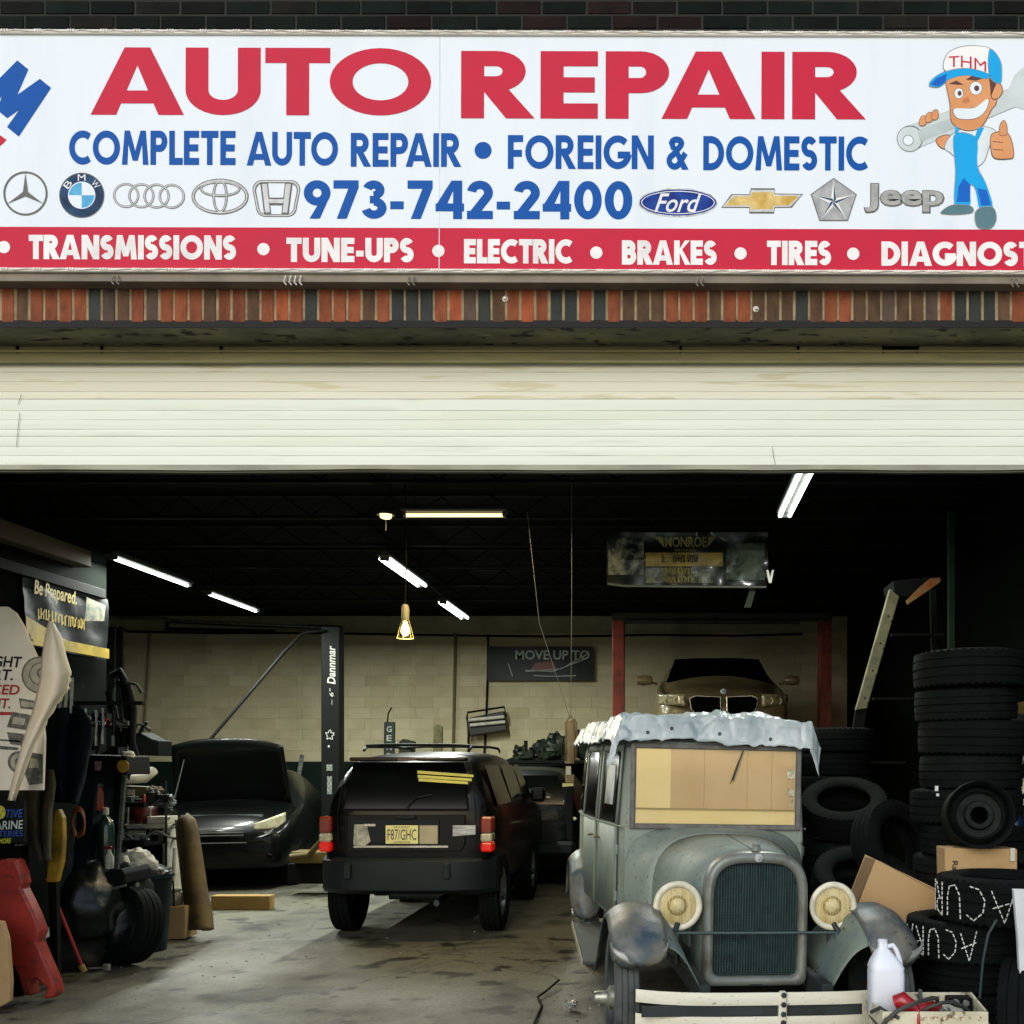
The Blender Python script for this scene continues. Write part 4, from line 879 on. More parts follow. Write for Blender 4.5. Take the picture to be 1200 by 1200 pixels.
# tailgate glass
gl=MB(); gp=[(-.64,.082,1.17),(.64,.082,1.17),(.57,.185,1.59),(-.57,.185,1.59)]
gl.add([(x,y-.02-(.0),z) for x,y,z in gp]+[(x,y+.02,z) for x,y,z in gp],[(0,1,2,3),(7,6,5,4),(0,4,5,1),(1,5,6,2),(2,6,7,3),(3,7,4,0)]); gl.build('rear_window',glassd,sv,bevel=.008)
MB().box((-.60,.12,1.60),(.60,.24,1.635),ch=.012).build('spoiler',glossb,sv)
MB().box((-.09,.108,1.605),(.09,.119,1.625)).build('brake_lamp',M_('brake_lamp_dull','5a2018',rough=.3),sv)
y0=.04
rp_(.085,[(-.60,.80),(.56,.80),(.60,.86),(.60,1.12),(-.60,1.12)],'tailgate_panel',glossb,.05)
rp_(.070,[(-.56,.865),(.27,.865),(.34,.90),(.34,1.08),(-.56,1.08)],'plate_recess',greyp,.015)
rp_(.060,[(hx(412),hz(990)),(hx(425),hz(992)),(hx(432),hz(986)),(hx(428),hz(966)),(hx(413),hz(966))],'torn_sticker',M_('sticker_silver','c9c7ad',rough=.6,col2='8e8c74',scale=20),.012)
rp_(.060,[(hx(412),hz(993.5)),(hx(523),hz(993.5)),(hx(523),hz(990.5)),(hx(412),hz(990.5))],'chrome_strip',chrome,.012)
rp_(.060,[(hx(489),hz(989)),(hx(511),hz(989)),(hx(511),hz(967)),(hx(489),hz(967))],'plate_surround',M_('surround_champagne','a0987a',metal=.5,rough=.35),.012)
rp_(.060,[(hx(528),hz(980)),(hx(555),hz(978)),(hx(555),hz(967)),(hx(528),hz(967))],'chrome_badge',M_('badge_silver','b9bdb8',metal=.3,rough=.35,col2='6f7676',scale=18,stretch=(.3,1,3)),.012)
plt=rp_(.052,[(hx(450),hz(988.5)),(hx(488),hz(988.5)),(hx(488),hz(967)),(hx(450),hz(967))],'license_plate',M_('plate_yellow','f7ee9c',col2='ece08a',rough=.5,scale=6),.008)
pk=M_('plate_ink','3a3d48',rough=.6)
def onp(x0_,x1_,ytop,ybot,y): return lambda u,v,w: Vector((hx(x0_)+(hx(x1_)-hx(x0_))*u, y-w, hz(ybot)+(hz(ytop)-hz(ybot))*v))
font_on(plt,'F87/GHC',onp(452.5,486,971.5,984,.052),pk,0,.0); font_on(plt,'NEW JERSEY',onp(460,478,968,970.5,.052),pk); font_on(plt,'GARDEN STATE',onp(459,479,985.3,987.5,.052),pk)
for i,(a,b,dz) in enumerate(((485,551,0),(485.5,549,5),(487,545,9))):
    q=lambda x,z,y: (hx(x),y,hz(z))
    MB().add([q(a,903+dz*1.0,.122-dz*.0021),q(b,908+dz*.9,.122-dz*.0021),q(b,911+dz*.9,.118-dz*.0021),q(a,906.5+dz*1.0,.118-dz*.0021)],[(0,1,2,3)]).build('window_marking',M_('marker_yellow','d8d068',rough=.7),sv)
for s in (-1,1):
    zt2,zb2=hz(957),hz(998); 
    for za,zb3,m in ((zb2,zb2+.085,redl),(zb2+.087,zb2+.165,whl),(zb2+.167,zt2,ambl)):
        MB().box((s*.765,.055,za),(s*.885,.22,zb3),ch=.015).build('tail_lamp',m,sv)
    MB().tube([(s*.56,.45,1.70),(s*.565,.55,1.735),(s*.56,1.5,1.745),(s*.55,2.1,1.735),(s*.545,2.2,1.70)],.014,8).build('roof_rail',greyp,sv,smooth=60)
    for y in (.66,2.75): wheel(sv,s*.79,y,.365,.365,.235,s)
    MB().box((s*.90,2.45,1.14),(s*1.08,2.6,1.30),ch=.03).build('mirror',glossb,sv)
    wg=MB(); 
    for ya,yb in ((.45,1.25),(1.32,2.1),(2.16,2.75)):
        wg.add([(s*.868,ya,1.19),(s*.868,yb,1.19),(s*.725,yb-.06-(.2 if ya>2 else 0),1.56),(s*.725,ya+.02,1.56)],[(0,1,2,3)])
    wg.build('side_window',glassd,sv)
for y in (.5,.9,1.9): MB().tube([(-.555,y,1.745),(-.3,y,1.755),(.3,y,1.755),(.555,y,1.745)],.012,8).build('roof_bar',greyp,sv,smooth=60)
rings=[]
for i in range(21):
    a=-1+2*i/20; x=a*.90; yy=.0+.20*abs(a)**5
    rings.append([(x,yy+.05,.42),(x,yy,.46),(x,yy-.008,.60),(x,yy,.71),(x,yy+.04,.74),(x,yy+.2,.75),(x,yy+.2,.42)])
MB().loft(rings).build('rear_bumper',greyp,sv,smooth=40)
for px in (408,523): MB().box((hx(px)-.035,-.02,.56),(hx(px)+.035,.0,.70),ch=.008).build('bumper_pad',greyp,sv)
MB().tube([(-.3,.5,.36),(.3,.5,.36)],.05,10).tube([(.3,.12,.33),(.3,.6,.34)],.03,10).build('exhaust',darks,sv,smooth=60)
MB().box((-.6,.82,.30),(.6,.9,.40),ch=.02).build('rear_axle',darks,sv)
MB().tube([(.02,.06,1.19),(.10,.075,1.27),(.26,.085,1.30)],.008,6).tube([(.02,.05,1.17),(.02,.06,1.19)],.016,8).build('rear_wiper',greyp,sv,smooth=60)
MB().box((-.10,.052,1.085),(.10,.072,1.115),ch=.008).build('tailgate_handle',greyp,sv)
MB().tube([(-.70,.115,.80),(-.71,.10,1.14),(-.64,.17,1.6)],.005,5).build('tailgate_seam',M_('seam_black','020303',rough=.9),sv); MB().tube([(.70,.115,.80),(.71,.10,1.14),(.64,.17,1.6)],.005,5).build('tailgate_seam',MATS['seam_black'],sv)
MB().tube([(-.64,.075,1.165),(.64,.075,1.165)],.009,6).build('window_trim',greyp,sv)
MB().box((-.42,.05,1.02),(-.30,.07,1.045),ch=.003).build('model_badge',chrome,sv)
tag(tyre('spare',(0,0,0)),'x'); bpy.data.objects.remove(TM.pop((.32,.21,True)))
# --- black hatchback with raised hood, nose towards the camera; local y = 0 at the front bumper, + is its tail
hb=thing('black_hatchback','black car with its hood propped open at the far left beside the lift post','car',(P(252,0,11.9).x,11.9-DIST,0),R(13))
MB().loft([st(.02,.32,.70,.66,.66,.70,.5),st(.10,.26,.82,.74,.78,.80,.6),st(.35,.24,.885,.90,.84,.93,.66),st(.9,.22,.90,.96,.86,.99,.74),st(1.15,.22,.90,.98,.87,1.06,.76),st(1.7,.22,.90,1.0,.88,1.42,.62),st(2.2,.22,.90,1.0,.88,1.50,.60),st(3.4,.22,.90,1.02,.87,1.46,.58),st(4.0,.26,.88,1.0,.84,1.15,.6),st(4.3,.35,.78,.9,.74,.95,.55)]).build('body',glossb,hb,smooth=50,sub=1)
def hood(u,v): x=(u*2-1)*(.72-.05*v); return (x,1.15-.42*v+.0,1.03+.86*v-.10*abs(u*2-1)**2.6*v)
MB().grid(hood,16,8).build('hood',glossb,hb,smooth=60,solid=.03)
MB().tube([(-.60,.4,.92),(-.52,.75,1.62)],.007,6).build('prop_rod',fixm,hb)
gm=MB()
for k in range(3): gm.box((-.28,-.012,.69+k*.035),(.32,.02,.702+k*.035))
gm.build('grille',chrome,hb)
MB().box((-.30,-.008,.60),(.36,.0,.612)).build('bumper_strip',chrome,hb)
for s in (-1,1):
    def hl_(u,v): return (s*(.44+.32*u),.0+.30*u**2-.012,.80+.055*u+(.13+.045*u)*(v-.5)*(.55+.6*u))
    MB().grid(hl_,10,5).build('headlight',whl,hb,smooth=60,solid=.02)
    MB(TR((s*.62,.02,.43),(R(90),0,0))).lathe([(0,.01),(.03,.008),(.035,0)],n=16).build('fog_lamp',glassd,hb,smooth=60)
    for y in (.75,3.4): wheel(hb,s*.79,y,.31,.31,.2,s)
MB().box((-.5,.35,.72),(.5,1.0,.93),ch=.03).build('engine_cover',greyp,hb)
ws=MB().add([(-.70,1.22,1.05),(.70,1.22,1.05),(.56,1.68,1.42),(-.56,1.68,1.42)],[(0,1,2,3)]).build('windshield',glassd,hb)
# --- dark car parked beyond the SUV
dc=thing('dark_wagon','dark green black car parked beyond the SUV, its tail partly hidden','car',(-1.93,12.25-DIST,0))
MB().loft([st(.0,.35,.78,.95,.74,1.02,.6),st(.10,.30,.84,.98,.80,1.35,.66),st(.35,.28,.86,1.0,.82,1.5,.60),st(1.8,.26,.87,1.0,.83,1.53,.58),st(2.6,.26,.87,.98,.82,1.42,.56),st(3.2,.26,.86,.94,.8,1.0,.6),st(4.1,.32,.8,.82,.72,.86,.5)]).build('body',M_('green_black_paint','0b120f',rough=.4,coat=.15,col2='080d0b',spec=.2),dc,smooth=50,sub=1)
MB().add([(-.66,.02,1.06),(.66,.02,1.06),(.57,.14,1.42),(-.57,.14,1.42)],[(0,1,2,3)]).build('rear_window',glassd,dc)
for s in (-1,1):
    MB().box((s*.70,-.02,.86),(s*.82,.05,.90),ch=.01).build('tail_lamp',whl,dc)
    for y in (.8,3.3): wheel(dc,s*.77,y,.32,.32,.2,s)
MB().box((-.8,-.06,.42),(.8,.1,.6),ch=.04).build('rear_bumper',greyp,dc)
# --- bronze SUV up on the red lift
LH=1.60
bz=M_('bronze_paint','7d6f4e',col2='655a40',rough=.32,coat=.6,metal=.1,scale=4)
bc=thing('bronze_crossover','bronze brown car raised high on the red two post lift','car',(P(848,0,12.4).x,12.4-DIST,LH))
MB().loft([st(.02,.30,.66,.62,.62,.66,.48),st(.09,.22,.80,.74,.76,.80,.58),st(.35,.20,.87,.88,.83,.92,.66),st(.9,.2,.89,.97,.85,1.01,.72),st(1.2,.2,.89,1.0,.86,1.09,.74),st(1.75,.2,.89,1.02,.86,1.46,.60),st(2.2,.2,.89,1.03,.87,1.54,.57),st(3.4,.2,.89,1.04,.86,1.50,.54),st(4.1,.26,.86,1.02,.82,1.2,.58),st(4.35,.35,.78,.9,.74,.98,.55)]).build('body',bz,bc,smooth=50,sub=1)
MB().add([(-.72,1.20,1.10),(.72,1.20,1.10),(.60,1.66,1.45),(.3,1.63,1.465),(-.3,1.63,1.465),(-.60,1.66,1.45)],[(0,1,2,3,4,5)]).build('windshield',glassd,bc,solid=.02)
for s in (-1,1):
    MB().grid(lambda u,v:(s*(.48+.35*u),.03+.25*u*u-.05,.765+.03*u+.15*(v-.5)*(1-.15*u)),10,5).build('headlight',M_('lamp_housing','a59e7c',rough=.2,coat=.4,col2='5c5844',scale=18),bc,smooth=60,solid=.02)
    for q in (.58,.70): MB(TR((s*q,.0+.25*((q-.5)/.32)**2-.015,.765),(R(90),0,0))).lathe([(.032,0),(.038,.008),(.047,.008),(.05,0)],n=20).build('lamp_ring',M_('ring_cream','d8cf9c',rough=.3,col2='b9a970'),bc,smooth=60)
    k=MB(); gx=s*.03
    kp=[(s*.03,.82),(s*.03,.62),(s*.08,.57),(s*.36,.58),(s*.42,.66),(s*.44,.80),(s*.36,.835)]
    MB().prism(kp,-.03,.0).build('kidney_frame' if False else 'grille_frame',chrome,bc,bevel=.01)
    cx_=sum(p_[0] for p_ in kp)/7; cz_=sum(p_[1] for p_ in kp)/7
    MB().prism([(cx_+(x-cx_)*.93,cz_+(z-cz_)*.89) for x,z in kp],-.036,-.031).build('grille',M_('grille_black','050505',rough=.9,spec=.05),bc)
    MB().tube([(s*.85,1.35,1.08),(s*.95,1.33,1.10)],.02,6).build('mirror_arm',bz,bc); MB().lathe([(0,-.12),(.06,-.1),(.075,0),(.06,.1),(0,.12)],TR((s*1.03,1.33,1.13),(0,R(90),0)),16).build('mirror',bz,bc,smooth=60)
    for y in (.85,3.5): wheel(bc,s*.78,y,.24,.34,.22,s)
MB(TR((0,-.015,.88),(R(70),0,0))).lathe([(0,.012),(.03,.010),(.038,.004),(.04,0)],n=20).build('hood_badge',M_('badge_white','cfd3d6',rough=.3,col2='274a7a',scale=40),bc,smooth=40)
# --- lifts
liftred=M_('lift_red','8f3420',col2='5e2015',rough=.5,scale=5); liftblk=M_('lift_black','060908',col2='0a0d0b',rough=.6,scale=4,spec=.2)
def lift(nm,label,X0,X1,Y,H,m):
    t=thing(nm,label,'car lift',((X0+X1)/2,Y,0)); W=(X1-X0)/2
    for s in (-1,1):
        c=s*W; w_=.13 if m is liftblk else .085; p_=MB(); p_.box((c-w_,-.12,0.02),(c+w_,-.09,H),ch=.006).box((c-w_,.09,.02),(c+w_,.12,H),ch=.006).box((c+s*(w_-.03),-.09,.02),(c+s*w_,.09,H)); p_.build('post',m,t)
        MB().box((c-.25,-.25,0),(c+.25,.25,.02)).build('base_plate',liftblk,t)
        MB().box((c-s*.10,-.085,.5 if m is liftblk else 1.3),(c+s*.09,.085,1.3 if m is liftblk else 2.0),ch=.01).build('carriage',liftblk,t)
        hz_=.18 if m is liftblk else LH+.10
        for e in (-1,1): MB().tube([(c-s*.08,0,hz_),(c-s*.62,e*.75,hz_)],.05,4).build('arm',m,t)
    return t
bl=lift('black_lift','black two post car lift at the left with white lettering on its post',P(130,0,14.4).x,P(390,0,14.4).x,14.4-DIST,3.56,liftblk)
rl=lift('red_lift','red two post car lift holding the bronze car at the right',P(725,0,14.2).x,P(966,0,14.2).x,14.2-DIST,3.62,liftred)
W=(P(966,0,14.2).x-P(725,0,14.2).x)/2
MB().box((-W-.1,-.07,3.621),(W+.1,.07,3.74),ch=.01).build('top_beam',M_('beam_grey','3c4234',rough=.5,metal=.3),rl)
MB().tube([(-W+.1,-.3,3.58),(W-.4,-.3,3.57)],.035,10).build('hose_reel_tube',darks,rl,smooth=60)
wp=(P(390,0,14.4).x-P(130,0,14.4).x)/2
wm=M_('stencil_white','c8cbbf',rough=.6)
def vert(xc,z0_,z1_,wd,y): return lambda u,v,w: Vector((xc-wd*(v-.5), y-w, z0_+(z1_-z0_)*u))
font_on(bl,'Dannmar',vert(wp+.02,2.72,3.28,.12,-.12),wm,.2,.02); font_on(bl,'– 6"',vert(wp+.02,2.42,2.66,.06,-.12),wm,.2)
d=MB(); 
for k in range(14):
    a=k*.45; r0=.05+.02*math.sin(k*2.3)
    d.tube([(wp+.0+r0*math.cos(a),-.125,1.98+1.2*r0*math.sin(a)),(wp+(.05+.02*math.sin((k+1)*2.3))*math.cos(a+.45),-.125,1.98+1.2*(.05+.02*math.sin((k+1)*2.3))*math.sin(a+.45))],.006,5)
d.build('lion_outline' if False else 'post_emblem',wm,bl)
MB().box((wp-.03,-.126,1.80),(wp-.005,-.121,1.83)).build('post_mark',wm,bl)
for z,h,ww in ((1.46,.09,.05),(1.12,.26,.04)): MB().box((wp-ww,-.126,z),(wp+ww*.7,-.121,z+h)).build('warning_label',M_('label_grey','8d9388',rough=.7,col2='3d423c',scale=40),bl)
# ================================================================ CLUTTER
def base_of(mbs):
    vs=[v for m in mbs for v in m.v]; xs=[v[0] for v in vs]; ys_=[v[1] for v in vs]; zs=[v[2] for v in vs]
    return Vector(((min(xs)+max(xs))/2,(min(ys_)+max(ys_))/2,min(zs)))
def assemble(name,label,cat,parts,group=None):
    """parts: (name, MB, material, options) in world coordinates; one -> a mesh thing, several -> an Empty with parts"""
    b=base_of([p_[1] for p_ in parts])
    for p_ in parts: p_[1].v=[tuple(Vector(v)-b) for v in p_[1].v]
    if len(parts)==1:
        _,m,mt,*o=parts[0]; ob=m.build(name,mt,None,**(o[0] if o else {})); ob.location=b; return tag(ob,label,cat,group)
    t=thing(name,label,cat,b,group=group)
    for nm,m,mt,*o in parts: m.build(nm,mt,t,**(o[0] if o else {}))
    return t
def pp(pts,d,th=.02):                       # outline seen at distance d, given thickness th going back
    q=[P(x,y,d) for x,y in pts]; return MB().prism([(v.x,v.z) for v in q],d-DIST,d-DIST+th)
def wires(lst,d,r,n=6):
    m=MB()
    for l in lst: m.tube([P(x,y,(q[0] if q else d)) for x,y,*q in l],r,n)
    return m
Y_=M_('safety_yellow','a5831c',col2='6b5715',rough=.6,scale=6); RD=M_('red_plastic','9c2d22',col2='7c221a',rough=.45,scale=5,col3='6a2a20'); TEAL=M_('dark_teal','0e2024',col2='091416',rough=.6,spec=.2); 
NAVY=M_('navy_cloth','09161f',col2='071014',rough=.95,spec=.1,bump=.5,bscale=14); OLV=M_('olive_cloth','3a3520',col2='25221a',rough=.95,bump=.6,bscale=12,col3='4a3020'); BLK=M_('black_plastic','070a09',col2='0c0f0e',rough=.7,spec=.15,bump=.2,bscale=40); 
WHT=M_('off_white_paint','c9c8b8',col2='a4a392',rough=.6,scale=8); GRY=M_('grey_metal','59605c',col2='3c423f',rough=.5,metal=.4,scale=8); BRN=M_('brown_foam','5f4c22',col2='2e2817',rough=.8,scale=5); CARD=M_('box_cardboard','b39568',col2='a5875a',rough=.85,scale=2.5,bump=.15,bscale=40); CHR=M_('steel_bright','9ea39c',col2='6d726c',metal=.7,rough=.35,scale=12)
BAG=M_('bag_black','0c1110',col2='161c1b',rough=.35,bump=.9,bscale=9)
def blob(x,y,z,sx,sy,sz,seed,amp=.25,nu=28,nv=18,flat=.0):
    m=MB(); rings=[]
    for j in range(nv+1):
        ph=math.pi*j/nv; r=[]
        for i in range(nu):
            a=2*math.pi*i/nu; d=Vector((math.cos(a)*math.sin(ph),math.sin(a)*math.sin(ph),math.cos(ph)))
            k=1+amp*(noise.noise(d*1.7+Vector((seed,0,0)))+.5*noise.noise(d*4+Vector((0,seed,0))))
            zz=d.z*k; r.append((x+d.x*sx*k,y+d.y*sy*k,max(z+zz*sz,z-sz*.92)))
        rings.append(r)
    return m.loft(rings)
# ---- display board with lettering and the curled blade
d=6.3
brd=[(-80,712),(8,711),(18,718),(27,733),(36,755),(44,772),(56,790),(53,815),(50,840),(52,866),(50,926),(-80,926)]
bd=assemble('display_board','white cut out display board with black and red words, leftmost thing inside the garage','display board',[('board',pp(brd,d,.02),M_('board_white','f0e9d2',col2='e2dabf',rough=.7,scale=3)),('support_foot',pp([(-78,926),(-66,926),(-66,1192),(-78,1192)],d+.03,.03),BLK)])
bb_=bd.location
def on_board(x0,x1,yt,yb,sl=0): return lambda u,v,w: P(x0+(x1-x0)*u,yb+(yt-yb)*v+sl*u,d-w)-bb_
kb=M_('print_black','1b1d1b',rough=.7); rb_=M_('print_red','b02c28',rough=.7); gr_=M_('print_grey','77776a',rough=.7,col2='3f433c',scale=30); gl_=M_('print_light_grey','b5b09a',rough=.7,col2='98947f',scale=20)
for t_,a,b,yt,yb,m in (('RIGHT',-22,26,768,781,kb),('PART.',-30,15,783,796,kb),('PLACED',-40,23,801,813,rb_),('RIGHT.',-34,12,817,829,rb_)): font_on(bd,t_,on_board(a,b,yt,yb,1.5),m,.2,.02,.004)
pr=lambda pts,m,w=.004,nm='print': MB().add([P(x,y,d-w)-bb_ for x,y in pts],[tuple(range(len(pts)))]).build(nm,m,bd,fix=False)
pr([(-80,833),(14,834.5),(14,838),(-80,837)],rb_)
for cx,cy,rr_,m,w in ((47,791,22,gr_,.005),(47,791,20,gl_,.006),(48,790,14,gr_,.007),(48,790,12.5,gl_,.008),(50,789,7,gr_,.009),(50,789,4.5,gl_,.010),(22,893,13,gr_,.006),(22,893,10,gl_,.007),(22,893,5,gr_,.008)):
    pr(circ(cx,cy,rr_),m,w)
for q in ([(22,818),(44,822),(42,832),(24,830)],[(14,834),(36,838),(34,856),(8,852)],[(8,858),(28,860),(26,874),(12,872)],[(0,866),(24,868),(24,870),(0,868)],[(0,874),(22,876),(20,879),(0,878)],[(28,880),(50,884),(50,918),(34,920),(28,905)]): pr(q,gr_,.005)
for q in ([(24,821),(42,824),(41,829),(25,828)],[(16,840),(30,842),(28,850),(14,848)],[(33,888),(44,890),(46,900),(34,900)]): pr(q,gl_,.006)
L_=[(58,728),(53,750),(50,770),(48,795),(40,830),(28,868),(18,905),(10,938)]; R_=[(62,730),(72,748),(77,770),(83,788),(80,806),(62,832),(40,872),(17,938)]
def curl(u,v):
    q=u*7; i=min(int(q),6); t=q-i; a=L_[i][0]+(L_[i+1][0]-L_[i][0])*t; b=R_[i][0]+(R_[i+1][0]-R_[i][0])*t; ya=L_[i][1]+(L_[i+1][1]-L_[i][1])*t; yb=R_[i][1]+(R_[i+1][1]-R_[i][1])*t
    if .45<u<.8 and v>.9: a_=0; b+=1.5*math.sin(u*90)
    return P(a+(b-a)*v,ya+(yb-ya)*v,6.18-.09*math.sin(v*math.pi)+.0*u)
assemble('curled_panel','pale curled fan blade shaped panel in front of the display board','panel',[('panel',MB().grid(curl,40,10),M_('curl_cream','e0d5bc',col2='d3c7ab',rough=.6,scale=3),dict(smooth=60,solid=.012))])
def scribble(parent,f,m,seed,w=.004,n=5):          # worn, unreadable word
    r_=random.Random(seed); mb=MB()
    for k in range(n):
        u=(k+.08)/n; v0=r_.choice((0,.12)); v1=r_.choice((1,.8,.9)); ww=.8/n
        mb.add([f(u,v0,w),f(u+ww*.55,v0,w),f(u+ww*.55,v1,w),f(u,v1,w)],[(0,1,2,3)])
        vv=r_.choice((.1,.45,.75)); mb.add([f(u+ww*.55,vv,w),f(u+ww,vv,w),f(u+ww,vv+.2,w),f(u+ww*.55,vv+.2,w)],[(0,1,2,3)])
    return tag(mb.build('worn_word',m,parent,fix=False),kind='stuff')
# ---- banner on the partition wall
bx=-5.925
def on_wall(x0,x1,y0,y1):  # px columns, rows given at the left end; rows converge with the wall
    def f(u,v,w):
        px=x0+(x1-x0)*u; dd_=FPX*5.93/(780-px); z0_=3.31-(y0)*.64; z1_=3.31-(y1)*.64
        return Vector((bx+w,dd_-DIST,z1_+(z0_-z1_)*v))
    return f
bn=thing('wall_banner','dark glossy banner with yellow lettering and a yellow lower edge on the left wall','banner',(0,0,0))
def bgr(x0,x1,y0,y1,w,amp=.0):
    f=on_wall(x0,x1,y0,y1); return MB().grid(lambda u,v: f(u,v,w+amp*(1+math.sin(u*17+v*5))*.5+amp*noise.noise(Vector((u*5,v*4,3)))),24,12)
bgr(25,123,0,1,.012,.02).build('banner_sheet',M_('banner_dark','080d0b',col2='122022',rough=.55,scale=2.5,spec=.2),bn,smooth=60)
f_=on_wall(25,123,0,1); 
def yl(u,v): a=.98; t=.12+.1*abs(u-.0)*0; zt_2=.42-.30*min(1,u*1.6) if u<.5 else .18; return f_(u,.02+(zt_2-.02)*v,.04)
MB().grid(yl,24,3).build('yellow_edge',M_('banner_yellow','b59a1c',col2='8d7614',rough=.4,scale=6),bn)
ylw=M_('banner_letter','bfa62c',rough=.5)
font_on(bn,'Be Prepared.',on_wall(34,84,.02,.30),ylw,.15,.02,.046)
for a_,b_,sd in ((38,53,1),(54,73,2),(74,84,3),(85,94,4)): scribble(bn,on_wall(a_,b_,.42,.60),ylw,sd,.046)
MB().add([f_(.70,.55,.048),f_(.93,.62,.048),f_(.95,.88,.048),f_(.72,.93,.048)],[(0,1,2,3)]).build('photo_print',M_('banner_photo','8a8470',col2='3a4a44',rough=.4,scale=14),bn)
# ---- battery sign
d=6.35
bs=thing('battery_sign','small black sign with blue and white words and a yellow disc, at the far left','sign',P(0,990,d))
sb=lambda x0,x1,yt,yb,sl=0: (lambda u,v,w: P(x0+(x1-x0)*u,yb+(yt-yb)*v-sl*u,d-w)-bs.location)
m_=pp([(-70,944),(28,939),(28,986),(-70,994)],d,.03); m_.v=[tuple(Vector(v)-bs.location) for v in m_.v]; m_.build('sign_panel',BLK,bs)
blu=M_('sign_blue_print','1e4c96',rough=.5); wht=M_('sign_white_print','b9c4bb',rough=.5)
font_on(bs,'AUTOMOTIVE',sb(-40,27,950,960,2),blu,.2,.01,.004); font_on(bs,'MARINE',sb(-14,27,963,973,2),wht,.1,.01,.004); font_on(bs,'BATTERIES',sb(-20,27,974,981,1),blu,0,0,.004); font_on(bs,'MORE',sb(-1,13,983,989,1),M_('sign_lime','b8c030',rough=.5),.2,.02,.004)
MB().add([P(x,y,d-.005)-bs.location for x,y in circ(0,952,6.5,8)],[tuple(range(20))]).build('yellow_disc',M_('disc_yellow','c8c22a',rough=.5,col2='8a8a50',scale=40),bs,fix=False)
assemble('sign_stand','black stand under the battery sign','stand',[('post',MB().box(P(-60,990,6.75),P(26,1180,6.68)),BLK),('sign_arm',MB().box(P(-20,988,6.385),P(-10,993,6.70)),BLK)])
# ---- red bumper cover and things leaning at the left edge
rbp=[(-40,1008),(18,1007),(24,1022),(27,1036),(24,1040),(32,1056),(40,1073),(47,1092),(43,1104),(54,1130),(63,1150),(66,1166),(60,1170),(50,1171),(55,1158),(42,1147),(34,1150),(37,1168),(27,1166),(20,1142),(8,1120),(2,1096),(-8,1070),(-40,1060)]
q=pp(rbp,6.5,.10)
assemble('red_bumper_cover','faded red plastic bumper cover standing on end at the left edge','bumper cover',[('cover',q,RD,dict(bevel=.02,smooth=50))])
assemble('plywood_offcut','tan board edge standing at the very left, in front of the red bumper cover','board',[('board',pp([(-40,1075),(2,1080),(8,1100),(12,1150),(11,1174),(4,1178),(-40,1200)],6.25,.04),CARD,dict(bevel=.008))])
# hanging work clothes, olive jacket
def cloth(pts_l,pts_r,d,nm,lab,m,cat='clothing',amp=.05):
    n=len(pts_l)-1
    def f(u,v):
        q=u*n; i=min(int(q),n-1); t=q-i; a=[pts_l[i][k]+(pts_l[i+1][k]-pts_l[i][k])*t for k in (0,1)]; b=[pts_r[i][k]+(pts_r[i+1][k]-pts_r[i][k])*t for k in (0,1)]
        return P(a[0]+(b[0]-a[0])*v,a[1]+(b[1]-a[1])*v,d+amp*math.sin(v*11+u*2)-amp*1.4*math.sin(v*math.pi)+amp*.6*noise.noise(Vector((u*4,v*4,d))))
    return assemble(nm,lab,cat,[('cloth',MB().grid(f,28,26),m,dict(smooth=60,solid=.02))])
cloth([(62,832),(54,850),(53,880),(58,910),(66,940)],[(92,826),(106,845),(104,880),(98,915),(90,942)],7.0,'hanging_overalls','dark blue work overalls hanging behind the curled panel',NAVY)
cloth([(34,900),(30,918),(27,950),(34,985),(46,1008)],[(62,902),(64,920),(60,950),(58,985),(58,1008)],6.75,'olive_jacket','olive brown work jacket hanging below the display board',OLV)
MBh=MB().box(P(20,826,7.05),P(170,822,7.09),ch=.004); assemble('coat_rail','dark steel rail carrying the hanging work clothes','rail',[('rail',MBh.box(P(20,822,7.05),P(26,1165,7.09)),jm)])
assemble('chrome_tubes','bundle of shiny tubes hanging above the blue overalls','tubes',[('tube',wires([[(78,796),(76,838)],[(84,794),(83,836)],[(72,806),(70,830)]],6.95,.012),CHR,dict(smooth=60))])
assemble('hanging_hose','black hoses looped over the left lift post','hose',[('hose',wires([[(131,792),(140,786),(147,800),(150,840),(144,880),(150,915)],[(138,800),(150,804),(156,830),(154,870),(160,890)],[(128,810),(134,838),(140,868),(138,900)],[(118,850),(112,880),(104,900)]],9.2,.035),rub,dict(smooth=60)),('spray_gun',wires([[(148,800),(160,802),(166,812)],[(134,806),(132,820)]],9.1,.014),GRY)])
assemble('wall_toolbox','black tool box with hooks sitting against the cream wall at the left','tool box',[('box',pp([(150,862),(163,858),(178,866),(186,868),(186,886),(158,885),(150,880)],11.0,.3),BLK,dict(bevel=.01)),('hook',wires([[(156,860),(160,848),(170,850),(172,846)],[(164,858),(168,850),(176,856)]],11.0,.02),BLK)])
